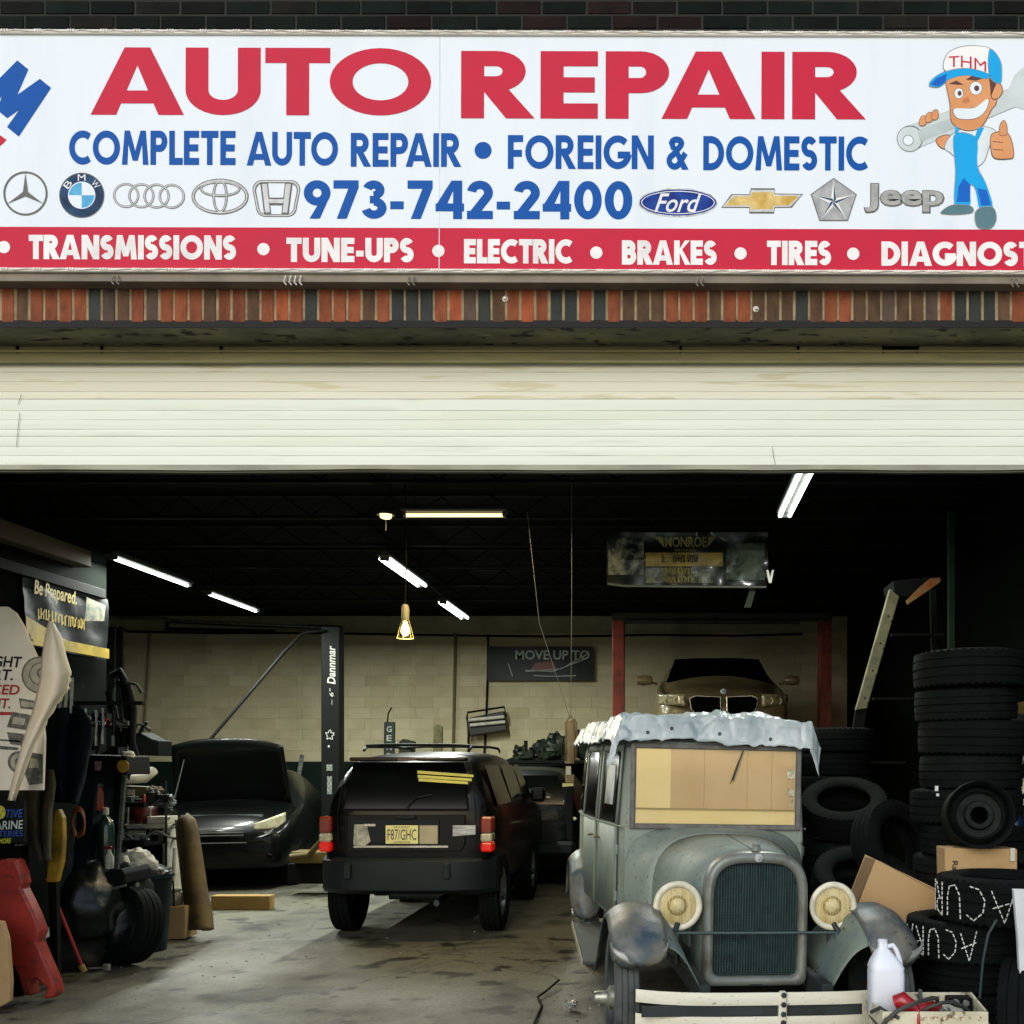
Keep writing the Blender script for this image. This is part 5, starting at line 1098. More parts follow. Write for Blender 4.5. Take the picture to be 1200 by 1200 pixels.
# dark steel rack with decals, cylinders on it
d=7.6
def seg(x0,y0,x1,y1,dd_=d,t=.02): return pp([(x0-3,y0),(x0+3,y0),(x1+3,y1),(x1-3,y1)],dd_,t)
rk=MB()
for m in (seg(90,888,75,1052),): rk.v+=m.v; rk.f+=m.f
ca=pp([(97,884),(145,886),(146,908),(98,906)],d,.35); 
rack=assemble('tool_rack','tall black steel rack with a round yellow decal, a red can and a green bottle','rack',[('hood_panel',pp([(86,884),(148,886),(149,908),(96,906),(90,912),(84,900)],d,.35),BLK,dict(bevel=.01)),
 ('side_post',pp([(89,890),(93,890),(80,1048),(76,1048)],d-.01,.03),GRY),('side_panel',pp([(93,890),(112,906),(104,1048),(80,1048)],d+.03,.30),TEAL),('rear_post',pp([(143,908),(147,908),(137,1030),(134,1030)],d,.03),GRY),
 ('back_panel',pp([(108,906),(146,908),(136,1030),(104,1045)],d+.30,.03),BLK),('lower_tray',pp([(92,1028),(142,1018),(146,1024),(146,1036),(96,1050),(90,1046)],d-.03,.40),BLK,dict(bevel=.01)),('tray_edge',pp([(96,1049),(147,1036),(147,1039),(97,1052)],d-.05,.02),GRY),
 ('round_decal',pp(circ(144,898,7,7.5),d-.006,.004),M_('decal_yellow','c49a30',col2='8c5a20',rough=.5,scale=30)),('square_decal',pp([(111,892),(119,892),(118,903),(111,903)],d-.006,.004),M_('decal_pink','a58088',col2='7a6068',rough=.5,scale=40))])
def bottle(px,pyb,pyt,d,r,nm,lab,cat,m,neck=.35,mc=None):
    b=P(px,pyb,d); h=P(px,pyt,d).z-b.z
    o=MB().lathe([(0,0),(r*.95,0),(r,h*.03),(r,h*.68),(r*.8,h*.78),(r*neck,h*.84),(r*neck,h*.90)],n=24).build(nm,m,None,smooth=50) if mc is None else None
    if o is None:
        o=thing(nm,lab,cat,b); MB().lathe([(0,0),(r*.95,0),(r,h*.03),(r,h*.68),(r*.8,h*.78),(r*neck,h*.84),(r*neck,h*.90)],n=24).build('bottle_body',m,o,smooth=50); MB().lathe([(r*neck*1.15,h*.88),(r*neck*1.15,h*.99),(0,h)],n=16).build('cap',mc,o,smooth=40)
        return o
    o.location=b; return tag(o,lab,cat)
bottle(115,950,918,7.7,.038,'red_can','slim red can standing inside the black rack','can',M_('can_red','8a2f22',col2='6a1f18',rough=.4),.8,GRY)
bottle(124,1016,946,7.7,.062,'green_bottle','dark green bottle with a white cap inside the black rack','bottle',M_('bottle_green','0f3026',col2='0b211b',rough=.25,coat=.5),.3,WHT)
assemble('white_cap_gloves','crumpled white work gloves on top of the dark shelf at the left','gloves',[('glove',blob(*P(150,885,7.7),.05,.05,.03,3,.4),WHT,dict(smooth=60))])
# yellow strut, red pole, wrench
assemble('yellow_strut','worn yellow steel strut standing on end behind the red bumper cover','strut',[('strut',pp([(64,950),(68,948),(73,958),(74,985),(72,1010),(66,1034),(54,1034),(56,1004),(59,975)],6.9,.05),Y_,dict(bevel=.008)),('strut_post',pp([(56,1034),(66,1034),(68,1150),(60,1152)],6.92,.04),BLK)])
assemble('jack_bar','long thin red jack handle leaning down to the floor with a yellow tip','handle',[('pole',wires([[(55,1030,7.0),(97,1134,7.15)]],7,.012,10),M_('pole_red','a63a34',col2='8c2a26',rough=.35),dict(smooth=60)),('tip',wires([[(95,1131,7.15),(99,1139,7.15)]],7,.022,10),Y_,dict(smooth=60))])
assemble('chrome_wrench','bright steel wrench lying beside the red jack handle tip','wrench',[('shaft',wires([[(101,1135),(124,1134)]],7.2,.008),CHR,dict(smooth=60)),('head',pp([(120,1130),(128,1130),(128,1138),(120,1138)],7.18,.02),CHR,dict(bevel=.004))])
# crowded shelving behind the rack
tsf=assemble('tool_shelving','dark steel shelving crowded with small parts behind the black rack','shelving',[('shelf_board',MB().box(P(96,y_,8.55),P(196,y_+3,8.95)),jm) for y_ in (940,985,1030)]+[('shelf_board',MB().box(P(96,y_,8.55),P(150,y_+3,8.95)),jm) for y_ in (850,892)]+[('upright',MB().box(P(x_,y_,8.9),P(x_+3,1093,8.94)),jm) for x_,y_ in ((96,800),(193,915))])
def heap(n,seed,x0,x1,d0,d1,m,nm,lab,ss=(.015,.06)):
    r_=random.Random(seed); mb=MB()
    for k in range(n):
        ys_=r_.choice((850,892,940,985,1030)); sz=r_.uniform(*ss); q=P(r_.uniform(x0,x1 if ys_>900 else 146),ys_,r_.uniform(d0,d1)); kind=r_.random()
        T=TR(q,(0,0,r_.uniform(0,3)))
        if kind<.4: mb.box((-sz,-sz*.7,.0),(sz,sz*.7,sz*r_.uniform(.6,2.2)),T=T)
        elif kind<.7: mb.lathe([(0,0),(sz*.6,0),(sz*.6,sz*2),(sz*.25,sz*2.5),(0,sz*2.6)],T,10)
        elif kind<.85: mb.tube([T@Vector((sz*math.cos(a),0,sz+sz*math.sin(a))) for a in [i*math.pi/5 for i in range(10)]],sz*.2,5,closed=True)
        else: mb.tube([T@Vector((-sz*2,0,sz*.3)),T@Vector((0,0,sz*1.4)),T@Vector((sz*2,0,sz*.4))],sz*.22,6)
    return tag(assemble(nm,lab,'parts',[('part_heap',mb,m,dict(smooth=35))]),kind='stuff')
heap(60,1,98,192,8.58,8.8,BLK,'dark_parts','mixed dark small parts filling the steel shelving')
heap(26,2,98,192,8.56,8.75,GRY,'grey_parts','mixed grey metal parts filling the steel shelving')
heap(12,3,100,190,8.56,8.7,CHR,'bright_parts','scattered bright metal parts on the steel shelving',(.01,.03))
heap(9,4,100,190,8.56,8.7,M_('grip_red','8a2018',rough=.4),'red_parts','a few small red parts on the steel shelving',(.012,.03))
heap(9,6,100,190,8.56,8.7,M_('part_yellow','a08a2c',rough=.5),'yellow_parts','a few small yellow parts on the steel shelving',(.01,.025))
heap(9,7,100,190,8.56,8.7,WHT,'pale_parts','a few pale boxes and bottles on the steel shelving',(.012,.035))
# hand tools and leads hanging on the coat rail and the rack
_r=random.Random(12)
HT=[('pliers','red handled pliers hanging from the coat rail',(100,830)),('open_wrench','bright open wrench hanging from the coat rail, left of the pliers',(112,832)),('box_wrench','long box wrench hanging beside the bright open wrench',(120,830)),('pry_bar','black pry bar hanging at the right end of the coat rail',(132,832))]
for k,(nm,lab,(x,y)) in enumerate(HT):
    hm_=[M_('grip_red','8a2018',rough=.4),CHR,CHR,GRY][k]
    assemble(nm,lab,nm.replace('_',' '),[('shank',wires([[(x,y),(x+1,y+18),(x,y+30)]],7.0,.008,6),CHR if k<3 else BLK,dict(smooth=60)),('grip',wires([[(x-2,y+28),(x-3,y+46)],[(x+2,y+28),(x+3,y+46)]] if k==0 else [[(x,y+30),(x,y+42)]],7.0,.011,8),hm_,dict(smooth=60))])
assemble('jumper_lead','coiled orange lead hanging low on the side of the black rack','lead',[('lead',MB().tube([P(92+7*math.cos(a/3.),960+16*math.sin(a/3.)+a*.12,7.5-.01*a/6) for a in range(0,60)],.008,6),M_('lead_orange','7a3d1c',rough=.6),dict(smooth=60))])
assemble('spray_bottle','small white spray bottle on the lower tray of the black rack','bottle',[('flask',MB().lathe([(0,0),(.03,0),(.032,.09),(.014,.13),(.012,.15)],TR(P(128,1018,7.62)),16),WHT,dict(smooth=50)),('nozzle',MB().box(P(128,1018,7.62)+Vector((-.035,-.01,.15)),P(128,1018,7.62)+Vector((.02,.01,.175)),ch=.004),M_('grip_red','8a2018',rough=.4))])
assemble('tin_can','dull silver tin at the left end of the lower tray of the black rack','tin',[('tin',MB().lathe([(0,0),(.04,0),(.04,.11),(.036,.11),(.0,.108)],TR(P(108,1024,7.65)),20),CHR,dict(smooth=40))])
# bags, bin, desk
assemble('rubbish_bag','glossy black rubbish bag slumped on the floor below the black rack','bag',[('bag',blob(*P(143,1072,7.9),.24,.25,.42,5,.22),BAG,dict(smooth=70))])
assemble('black_bag','low black bag on the floor right beside the taller rubbish bag','bag',[('bag',blob(*P(106,1060,7.6),.22,.25,.30,11,.25),BAG,dict(smooth=70))])
assemble('crumpled_dirty_sacks','low heap of dirty brown sacks on the floor by the red bumper cover','sacks',[('sack',blob(*P(84,1118,7.6),.24,.22,.17,21,.35),M_('sack_brown','2a2517',col2='151710',rough=.8,bump=.6,bscale=10),dict(smooth=70))])
tyre('worn tire lying against the sacks at the left, below the yellow strut',Vector((P(114,1130,7.75).x,7.75-DIST,.285)),.28,.19,.18,(R(74),0,R(10)),group='tires on the floor at the left')
tyre('worn tire standing at the foot of the black rack, right of the red handle',Vector((P(152,1100,7.7).x,7.7-DIST,.315)),.30,.2,.19,(R(80),0,R(-28)),group='tires on the floor at the left')
bb0=P(170,1100,8.3)
assemble('blue_bin','dark blue green plastic bin full of rags beside the brown foam bumper','bin',[('bin',MB().lathe([(.15,0),(.165,.0),(.21,.62),(.225,.62),(.225,.65),(.19,.65)],TR((bb0.x,bb0.y,0)),28),TEAL,dict(smooth=50)),('liner',blob(bb0.x,bb0.y,.66,.20,.20,.07,8,.3),BAG,dict(smooth=70))])
assemble('white_rag','dirty white rag lying over the rim of the blue bin','rag',[('rag',blob(*P(160,1010,8.1),.14,.10,.10,13,.5),WHT,dict(smooth=60)),('rag_tail',blob(*P(145,1022,7.9),.05,.04,.14,14,.4),WHT,dict(smooth=60))])
d=9.0
assemble('parts_cabinet','small off white drawer cabinet behind the blue bin at the left','cabinet',[('frame',pp([(145,966),(197,966),(197,971),(149,971)],d,.4),WHT,dict(bevel=.004)),('side',pp([(191,971),(196,971),(196,1098),(191,1098)],d,.4),WHT),('drawer',pp([(150,974),(190,974),(190,980),(150,980)],d-.01,.38),WHT,dict(bevel=.004)),('drawer',pp([(150,983),(190,983),(190,989),(150,989)],d-.01,.38),GRY,dict(bevel=.004)),('back',pp([(150,990),(190,990),(190,1098),(150,1098)],d+.2,.1),BLK)])
assemble('parts_box','small white box on top of the drawer cabinet','box',[('box',pp([(172,957),(196,957),(196,965.7),(172,965.7)],d,.2),WHT,dict(bevel=.005))])
assemble('red_canister','round dull red canister with white trim on the drawer cabinet','canister',[('tank',MB(TR(P(162,955,9.05)-Vector((0,-.1,.08)))).lathe([(0,.0),(.10,.0),(.12,.03),(.12,.13),(.08,.19),(0,.2)],n=24),M_('canister_red','5a1c16',col2='3c1410',rough=.4),dict(smooth=50)),('hoop',wires([[(150,964),(150,946),(158,940),(168,940),(176,948),(176,960)]],8.95,.008),WHT)])
assemble('paper_roll','white roll of paper on the shelf behind the drawer cabinet','roll',[('roll',wires([[(147,914,9.2),(170,912,9.3),(180,903,9.4)]],9,.045,14),WHT,dict(smooth=60))])
assemble('picture_box','small wooden framed box on the wall shelf at the left','box',[('frame',pp([(146,921),(172,922),(172,936),(146,935)],9.3,.12),M_('frame_olive','5e5c40',rough=.7),dict(bevel=.004)),('label_card',pp([(149,925),(157,925),(157,932),(149,932)],9.29,.01),WHT)])
assemble('wall_shelf','dark steel shelf behind the cabinet at the left','shelf',[('shelf_board',MB().box(P(128,937,9.2),P(200,940,9.7)),jm),('upright',MB().box(P(198,940,9.6),P(201,1096,9.65)).box(P(128,940,9.6),P(131,1096,9.65)),jm)])
for k,(x,y,s_,lab,m) in enumerate(((182,928,.05,'crumpled brown rag on the shelf end',BRN),(196,940,.06,'dull grey alternator at the end of the shelf',GRY),(187,952,.05,'small black pump on the cabinet box',BLK))):
    assemble('shop_rag' if k==0 else ('alternator' if k==1 else 'small_pump'),lab,'rag' if k==0 else ('alternator' if k==1 else 'pump'),[('body',blob(*P(x,y,9.25),s_*1.3,s_,s_,30+k,.5),m,dict(smooth=40))])
rnd2=random.Random(5); m_=MB()
for k in range(46):
    x=rnd2.uniform(140,208); y=rnd2.uniform(935,985); q=P(x,y,rnd2.uniform(8.9,9.3)); s_=rnd2.uniform(.008,.03); m_.box(q-Vector((s_,s_,s_*.5)),q+Vector((s_,s_,s_*.5)),T=None)
tag(assemble('loose_fittings','loose small fittings heaped on the cabinet at the left','fittings',[('fitting',m_,M_('fitting_mix','6d6f66',col2='23241f',rough=.4,metal=.4,scale=30))]),kind='stuff')
assemble('white_tube_lamp','thin white tube standing upright beside the foam bumper','tube',[('tube',wires([[(205,993),(203,1032)]],8.7,.016,10),WHT,dict(smooth=60)),('foot',wires([[(203,1032),(204,1062)]],8.7,.008,6),BLK)])
# foam bumper, carton, jack stand, wood block
Lf=[(208,962),(210,985),(213,1010),(216,1040),(220,1070),(223,1090)]; Rf=[(218,955),(228,962),(235,1005),(241,1045),(247,1075),(248,1090)]
def foam(u,v):
    q=u*5; i=min(int(q),4); t=q-i; a=[Lf[i][k]+(Lf[i+1][k]-Lf[i][k])*t for k in (0,1)]; b=[Rf[i][k]+(Rf[i+1][k]-Rf[i][k])*t for k in (0,1)]
    return P(a[0]+(b[0]-a[0])*v,a[1]+(b[1]-a[1])*v,9.1-.10*math.sin(v*math.pi)+.25*(1-u)-.25)
assemble('foam_bumper','long brown curved foam bumper core standing on end','bumper core',[('core',MB().grid(foam,26,12),BRN,dict(smooth=70,solid=.05))])
assemble('small_carton','small cardboard carton on the floor between the bin and the foam bumper','carton',[('carton',pp([(191,1063),(217,1062),(217,1100),(191,1101)],8.75,.22),CARD,dict(bevel=.004))])
bottle(204,1061.5,1042,8.85,.075,'plastic_tub','squat grey tub standing on the small carton','tub',M_('tub_grey','4a4c44',col2='8a8670',rough=.5,scale=14),.7,M_('tub_lid','59564c',rough=.5))
js=P(186,1101,8.5)
assemble('jack_stand','small grey jack stand on the floor left of the carton','jack stand',[('legs',wires([[(180,1103),(186,1078)],[(193,1103),(187,1078)],[(186,1098,8.6),(186.5,1078)]],8.5,.012),M_('stand_grey','8e9287',rough=.5)),('ratchet_post',wires([[(186.5,1090),(186.5,1072)]],8.5,.016),GRY),('saddle',pp([(183,1072),(190,1072),(190,1069),(183,1069)],8.48,.05),GRY)])
db=10.54
assemble('wood_block','pale timber block lying on the floor in front of the black hatchback','timber',[('block',pp([(247,1050),(316,1050),(316,1066.5),(247,1066.5)],db,.14),M_('timber_pale','a3854a',col2='866a38',rough=.85,scale=4,stretch=(.3,1,1)),dict(bevel=.006))])
assemble('yellow_jack','yellow floor jack arm reaching under the black hatchback by the lift post','jack',[('arm',wires([[(340,1004,11.6),(362,1002,11.6),(378,985,11.3)]],11.5,.035,8),M_('jack_olive','5c4d1c',rough=.6),dict(smooth=50)),('body',pp([(340,998),(385,998),(385,1012),(340,1012)],11.6,.3),MATS['jack_olive'],dict(bevel=.02)),('frame',pp([(336,1012),(388,1012),(388,1036),(336,1036)],11.7,.3),BLK,dict(bevel=.02))])
assemble('long_handle','thin tool handle leaning against the back wall beside the black post','handle',[('handle',wires([[(354,886,16),(348,920,15.5),(346,960,15.0)]],15,.035,8),CHR,dict(smooth=60))])
# ---- back wall things
dw=17.2
assemble('wall_cable','thin black cable running along the top of the back wall','cable',[('cable',wires([[(140,735),(150,740),(250,742),(375,742),(430,743),(520,744.5),(560,745),(640,746),(716,745),(760,744),(860,745),(940,743)]],dw,.022),BLK)])
assemble('steel_conduit','dark conduit under the back wall ceiling line at the upper left','pipe',[('pipe',wires([[(196,729),(196,737),(322,740)],[(196,728),(300,733),(400,735)]],dw-.1,.03,8),BLK,dict(smooth=60)),('bright_rail',wires([[(140,724),(196,725)],[(196,727),(380,735)]],dw-.15,.025),CHR)])
assemble('wall_conduit','narrow brown conduit running down the back wall, left of the black banner','pipe',[('pipe',wires([[(534,742),(533,800),(531,891)]],dw,.028,8),M_('conduit_brown','5e5636',rough=.6),dict(smooth=60))])
assemble('power_cord','thin black power cord hanging down the back wall to the tilted heater','cord',[('cord',wires([[(572,745),(571.5,790),(570,835)]],dw,.02,6),BLK),('cord',wires([[(569,860),(567,891)]],dw,.02,6),BLK),('cord',wires([[(549,850),(549,889)]],dw,.02,6),BLK)])
assemble('left_wall_pipe','thin pale pipe down the back wall, left of the diagonal hose','pipe',[('pipe',wires([[(176,741),(173,800),(168,870)]],dw,.018,6),M_('pipe_pale','7d7a5c',rough=.6))])
assemble('diagonal_hose','black hose running diagonally from the raised hood up to the black post','hose',[('hose',wires([[(245,868,12.9),(290,815,13.2),(330,768,13.8),(352,744,14.2),(360,741,14.2),(381,739,14.25)]],13,.022,8),BLK,dict(smooth=60))])
pw=P(571,798,dw)
mv=thing('move_up_banner','black wall banner reading MOVE UP TO with a red emblem on the back wall','banner',P(633,798,dw))
mf=lambda x0,x1,yt,yb: (lambda u,v,w: P(x0+(x1-x0)*u,yb+(yt-yb)*v,dw-w)-mv.location)
f2=mf(571,695,757.5,797.5); MB().grid(lambda u,v: f2(u,v,.03+.010*math.sin(u*9+v*4)),20,6).build('banner_sheet',M_('banner_black','0b1210',col2='16201d',rough=.5,spec=.3),mv,smooth=60)
gb=M_('banner_grey_print','a3b0a4',rough=.6)
font_on(mv,'MOVE UP TO',mf(604,691,762,773),gb,0,.02,.06)
MB().add([f2(.40,.28,.06),f2(.46,.52,.06),f2(.62,.56,.06),f2(.66,.35,.06),f2(.6,.25,.06)],[(0,1,2,3,4)]).build('red_emblem',M_('banner_red','71241d',rough=.5),mv,fix=False)
for a in (((.36,.30),(.62,.26),(.92,.62)),((.44,.14),(.6,.12),(.84,.14)),((.36,.26),(.7,.34),(.95,.78)),((.2,.5),(.24,.12))): MB().tube([f2(u,v,.065) for u,v in a],.012,5).build('stroke_print',gb,mv)
dg=15.2
gs=thing('vertical_sign','narrow black upright sign reading GEND with an aerial, above the SUV roof','sign',P(457,905,dg))
m_=pp([(450,846),(462,846),(461,905),(449,905)],dg,.08); m_.v=[tuple(Vector(v)-gs.location) for v in m_.v]; m_.build('sign_panel',M_('sign_dark_green','16211b',rough=.5),gs,bevel=.01)
for i,ch in enumerate('GEND'):
    font_on(gs,ch,(lambda i: lambda u,v,w: P(453+6*u,858+i*10.5-7*v,dg-w)-gs.location)(i),M_('sign_letter_grey','9aa397',rough=.5),0,.02,.004)
m_=wires([[(454,846),(455,836),(459,829)]],dg,.012); m_.v=[tuple(Vector(v)-gs.location) for v in m_.v]; m_.build('aerial',BLK,gs)
assemble('timber_offcut','rough pale timber offcut standing upright behind the SUV roof','timber',[('board',pp([(508,852),(512,849),(518,852),(517,905),(507,905)],16.2,.08),M_('timber_grey','6f6a48',col2='4f4c34',rough=.9,scale=8))])
assemble('dark_carton','tilted dark box behind the SUV roof rack','box',[('box',pp([(468,869),(472,866),(483,869),(481,900),(466,900)],16.2,.25),M_('carton_dark','2b2c20',rough=.8))])
dh=17.0
assemble('wall_heater','tilted black heater with two bright bars hanging on the back wall','heater',[('body',pp([(546,842),(590,833),(593,846),(594,856),(550,863),(547,850)],dh,.18),M_('heater_dark','1d1e15',col2='12130e',rough=.5),dict(bevel=.02)),('bar',wires([[(549,844),(591,840)]],dh-.05,.03,8),WHT,dict(smooth=60)),('bar',wires([[(551,850),(592,846)]],dh-.05,.03,8),WHT,dict(smooth=60)),('frame',wires([[(547,843),(548,835),(591,828.5),(593,840)]],dh-.02,.02,6),BLK),('strap',wires([[(570,832),(569,844)]],dh,.015),BLK)])
# work bench with dark heap at the back right of the SUV
assemble('work_bench','dark steel work bench along the back wall, right of the SUV','bench',[('bench_top',MB().box(P(575,891,16.9),P(712,895,16.2),ch=.01),BLK),('bench_leg',MB().box(P(580,895,16.8),P(586,985,16.7)),BLK),('bench_leg',MB().box(P(700,895,16.8),P(706,985,16.7)),BLK),('bench_back',MB().box(P(580,898,16.85),P(706,990,16.9)),BLK)])
BL=['dark lumpy casting low at the left of the bench heap','dark casting left of the middle of the bench heap','tallest dark lump in the bench heap, left of the column','flat dark casting at the left end of the bench heap','dark casting in front at the middle of the bench heap','small round casting perched on top of the bench heap','dark casting directly behind the brown hanging column','dark casting just right of the brown hanging column','dark casting next to the sedan window line on the bench','smallest low casting at the left end of the bench heap']
hp=MB(); specs=[(622,886,.20,.10),(640,880,.18,.22),(654,876,.20,.24),(612,890,.22,.08),(632,884,.18,.18),(648,868,.09,.14),(662,878,.15,.2),(676,874,.16,.22),(690,880,.2,.22),(610,882,.12,.12)]
for k,(x,y,a,b) in enumerate(specs):
    assemble('car_part',BL[k],'car part',[('casting',blob(*P(x,y,16.5),a,.2,b,40+k,.55,18,12),M_('casting_dark','121a15',col2='26301f',rough=.5,scale=8),dict(smooth=40))],group='dark parts heaped on the bench')
assemble('bench_post','short black post rising from the bench heap','post',[('post',pp([(614,868),(618,868),(618,890),(614,890)],16.4,.05),BLK),('hook',wires([[(620,877),(624,877),(626,886)]],16.3,.02),BLK)])
# pole jack hanging near the sedan, with cables
dj=8.6
assemble('hanging_column','pale brown upright column with white tags, left of the sedan rear','column',[('column',pp([(664,845),(674,842),(673,895),(662,895)],dj,.07),M_('column_brown','7a6340',col2='a08e6a',rough=.6,scale=9,stretch=(2,1,.5)),dict(bevel=.008)),('bracket',wires([[(664,846),(668,838),(675,846)],[(663,846),(663,892)],[(676,846),(675,890)]],dj-.01,.007),M_('bracket_brown','6b5a38',rough=.6)),('tag_plate',pp([(663,898),(669,898),(669,908),(663,908)],dj-.01,.03),WHT),('joint',pp([(662,908),(673,908),(672,917),(663,917)],dj,.06),M_('column_joint','8c7b55',rough=.6)),('tag_plate',pp([(659,918),(672,918),(672,921),(659,922)],dj-.01,.03),M_('tag_yellow','d8d28a',rough=.6)),('lower_column',pp([(663,922),(672,922),(671,985),(664,985)],dj+.02,.05),BLK,dict(bevel=.008))])
assemble('hoist_wire','two thin wires coming down from the ceiling to the pale column','wire',[('wire',wires([[(670,560),(670,690),(669,842)],[(618,600),(632,730),(668,842)]],dj,.0025,5),M_('wire_grey','5c6150',rough=.5))])
# Monroe banner
dm=9.6
mo=thing('brakes_banner','worn banner reading MONROE BRAKES hanging crosswise under the ceiling at the right','banner',P(806,686,dm))
mm=lambda x0,x1,yt,yb: (lambda u,v,w: P(x0+(x1-x0)*u,yb+(yt-yb)*v,dm-w)-mo.location)
f3=mm(711,900,624,686)
def warp(u,v,w=0): return f3(u,v,.03+.03*math.sin(u*14)+.05*noise.noise(Vector((u*7,v*3,1)))+w)
MB().grid(warp,60,16).build('banner_sheet',M_('banner_soot','151c17',col2='3b3f30',rough=.35,scale=3,lo=.5,hi=.72,coat=.3),mo,smooth=60)
def wrect(u0,u1,v0,v1,m,nm,w=.012): MB().grid(lambda a,b: warp(u0+(u1-u0)*a,v0+(v1-v0)*b,w),24,5).build(nm,m,mo)
wrect(.24,.72,.36,.62,M_('banner_gold','a58c40',col2='6d6034',rough=.5,scale=6),'gold_band')
wrect(.01,.23,.20,.90,M_('banner_torn','8f9078',col2='1b211b',rough=.4,scale=7,lo=.42,hi=.58),'photo_print')
wrect(.24,.66,.04,.33,M_('banner_torn2','6e6e50',col2='161c16',rough=.4,scale=9,lo=.42,hi=.58),'photo_print')
wrect(.74,.98,.10,.80,M_('banner_torn3','5a6656',col2='121a16',rough=.4,scale=6,lo=.45,hi=.6),'photo_print')
gm_=M_('monroe_letter','8a8450',rough=.5)
font_on(mo,'MONROE',lambda u,v,w: warp(.36+.26*u,.72+.20*v,.02),gm_,0,.03); font_on(mo,'BRAKES',lambda u,v,w: warp(.42+.13*u,.64+.05*v,.02),gm_)
for s,(a,b,c) in enumerate(((.30,.35,.355),(.68,.63,.625))): MB().add([warp(a,.92,.02),warp(b,.92,.02),warp(c,.72,.02)],[(0,1,2)]).build('wing_print',gm_,mo)
for q_,(a_,b_,c_,d_,mm_) in enumerate(((.34,.36,.42,.59,kb),(.41,.49,.43,.58,kb),(.50,.57,.43,.58,kb),(.36,.43,.22,.34,gm_),(.44,.54,.22,.34,gm_),(.37,.43,.06,.18,gm_),(.44,.54,.06,.18,gm_))): scribble(mo,(lambda a_,b_,c_,d_: lambda u,v,w: warp(a_+(b_-a_)*u,c_+(d_-c_)*v,.024))(a_,b_,c_,d_),mm_,20+q_)
m_=wires([[(712,684),(730,686.5),(800,687.5),(898,688)]],dm-.05,.012,8); m_.v=[tuple(Vector(v)-mo.location) for v in m_.v]; m_.build('bottom_pole',M_('pole_sage','6d7462',rough=.5),mo,smooth=60)
for x_ in (722,892):
    m_=wires([[(x_,626),(x_,590)]],dm,.005,5); m_.v=[tuple(Vector(v)-mo.location) for v in m_.v]; m_.build('cord',jm,mo)
assemble('webbing_strap','dull strap hanging from the banner pole over the bronze car','strap',[('strap',pp([(879,690),(886,690),(880,712),(872,712)],9.62,.01),M_('strap_sage','39422f',rough=.8))])
assemble('white_clip','small white V shaped clip hanging at the right end of the brakes banner','clip',[('clip',MB().prism([(v.x,v.z) for v in [P(x,y,9.4) for x,y in ((898,668),(900.5,668),(902.5,677),(904.5,668),(907,668),(904,683),(901,683))]],4.8,4.82),M_('clip_bright','f0ede0',rough=.4))])
# ---- ladder, at the right
dl=8.0
ld=assemble('step_ladder','grey metal step ladder with orange top standing among the tire stacks','ladder',[('front_rail',pp([(1043,690),(1055,695),(1016,830),(1003,832)],dl,.06),M_('ladder_alloy','767458',col2='5a5844',rough=.5,scale=8),dict(bevel=.004)),('platform',pp([(1046,681),(1102,675),(1103,680),(1080,692),(1060,700),(1048,692)],dl-.05,.35),BLK,dict(bevel=.006)),('top_cap',pp([(1078,688),(1090,678),(1102,677),(1102,682),(1082,696),(1064,708),(1062,704)],dl-.07,.02),M_('ladder_orange','9c4a20',col2='7d7a4a',rough=.6,scale=20)),('lower_rail',pp([(1003,832),(1016,830),(975,1095),(963,1095)],dl+.02,.05),BLK),('rear_leg',pp([(1090,690),(1097,690),(1110,1095),(1102,1095)],dl+.5,.04),BLK)])
for k in range(4):
    for s in (0,1):
        q=P(1041-k*9.2+s*5-1.2*s,722+k*32+s*6,dl-.002)-ld.location; MB(TR(q,(R(90),0,0))).lathe([(0,.001),(.008,.001),(.008,-.002)],n=8).build('rivet',BLK,ld)
for k in range(4): 
    a=P(1046-k*22,745+k*75,dl+.03)-ld.location; MB().box(a,a+Vector((.42,.08,.02))).build('step',BLK,ld)
assemble('shelf_upright','tall dark green steel shelf post behind the ladder','shelf post',[('post',MB().box(P(1112,600,8.9),P(1117,765,8.95)).box(P(1112,764,8.9),P(1117,1075,8.95)),M_('post_green','14301f',rough=.5))])
# ---- tyre stacks
def stack(cx,cy,n,Ro,W,lab,z0=0.,jit=.03,seed=1,Ri=None):
    r_=random.Random(seed); z=z0; Rs=(Ro,Ro-.018,Ro-.03); Ws=(W,W-.018,W-.032)
    names=['bottom','second','third','fourth','fifth','sixth','seventh','eighth','ninth','tenth','eleventh','twelfth']
    for k in range(n):
        Ro=r_.choice(Rs); W=r_.choice(Ws); nm='top' if k==n-1 else names[k]
        tyre(f'{nm} tire {"" if nm in ("top","bottom") else "from the floor "}in the {lab}',(cx+r_.uniform(-jit,jit),cy+r_.uniform(-jit,jit),z+W/2),Ro,W,Ri or Ro*.63,(r_.gauss(0,.012),r_.gauss(0,.012),r_.uniform(0,6)),group='tires stacked '+lab.split(',')[0]); z+=W-.004
    return z
stack(1.86,6.0-DIST,11,.335,.228,'tall right hand stack',seed=3)
stack(1.42,8.1-DIST,9,.33,.23,'far stack, behind the sedan roof corner',seed=5)
zt1=stack(1.28,7.15-DIST,5,.325,.215,'middle stack, behind the sedan door side',seed=7,jit=.02)
tyre('tilted tire with its dark hole showing, on the middle stack',(1.29,7.10-DIST,zt1+.235),.31,.21,.19,(R(28),R(-6),0))
zt2=stack(1.27,6.35-DIST,3,.325,.21,'near stack, right behind the big headlight',seed=9,jit=.02)
tyre('tilted tire lying open towards the camera above the near stack',(1.27,6.33-DIST,zt2+.235),.33,.22,.205,(R(30),R(4),0))
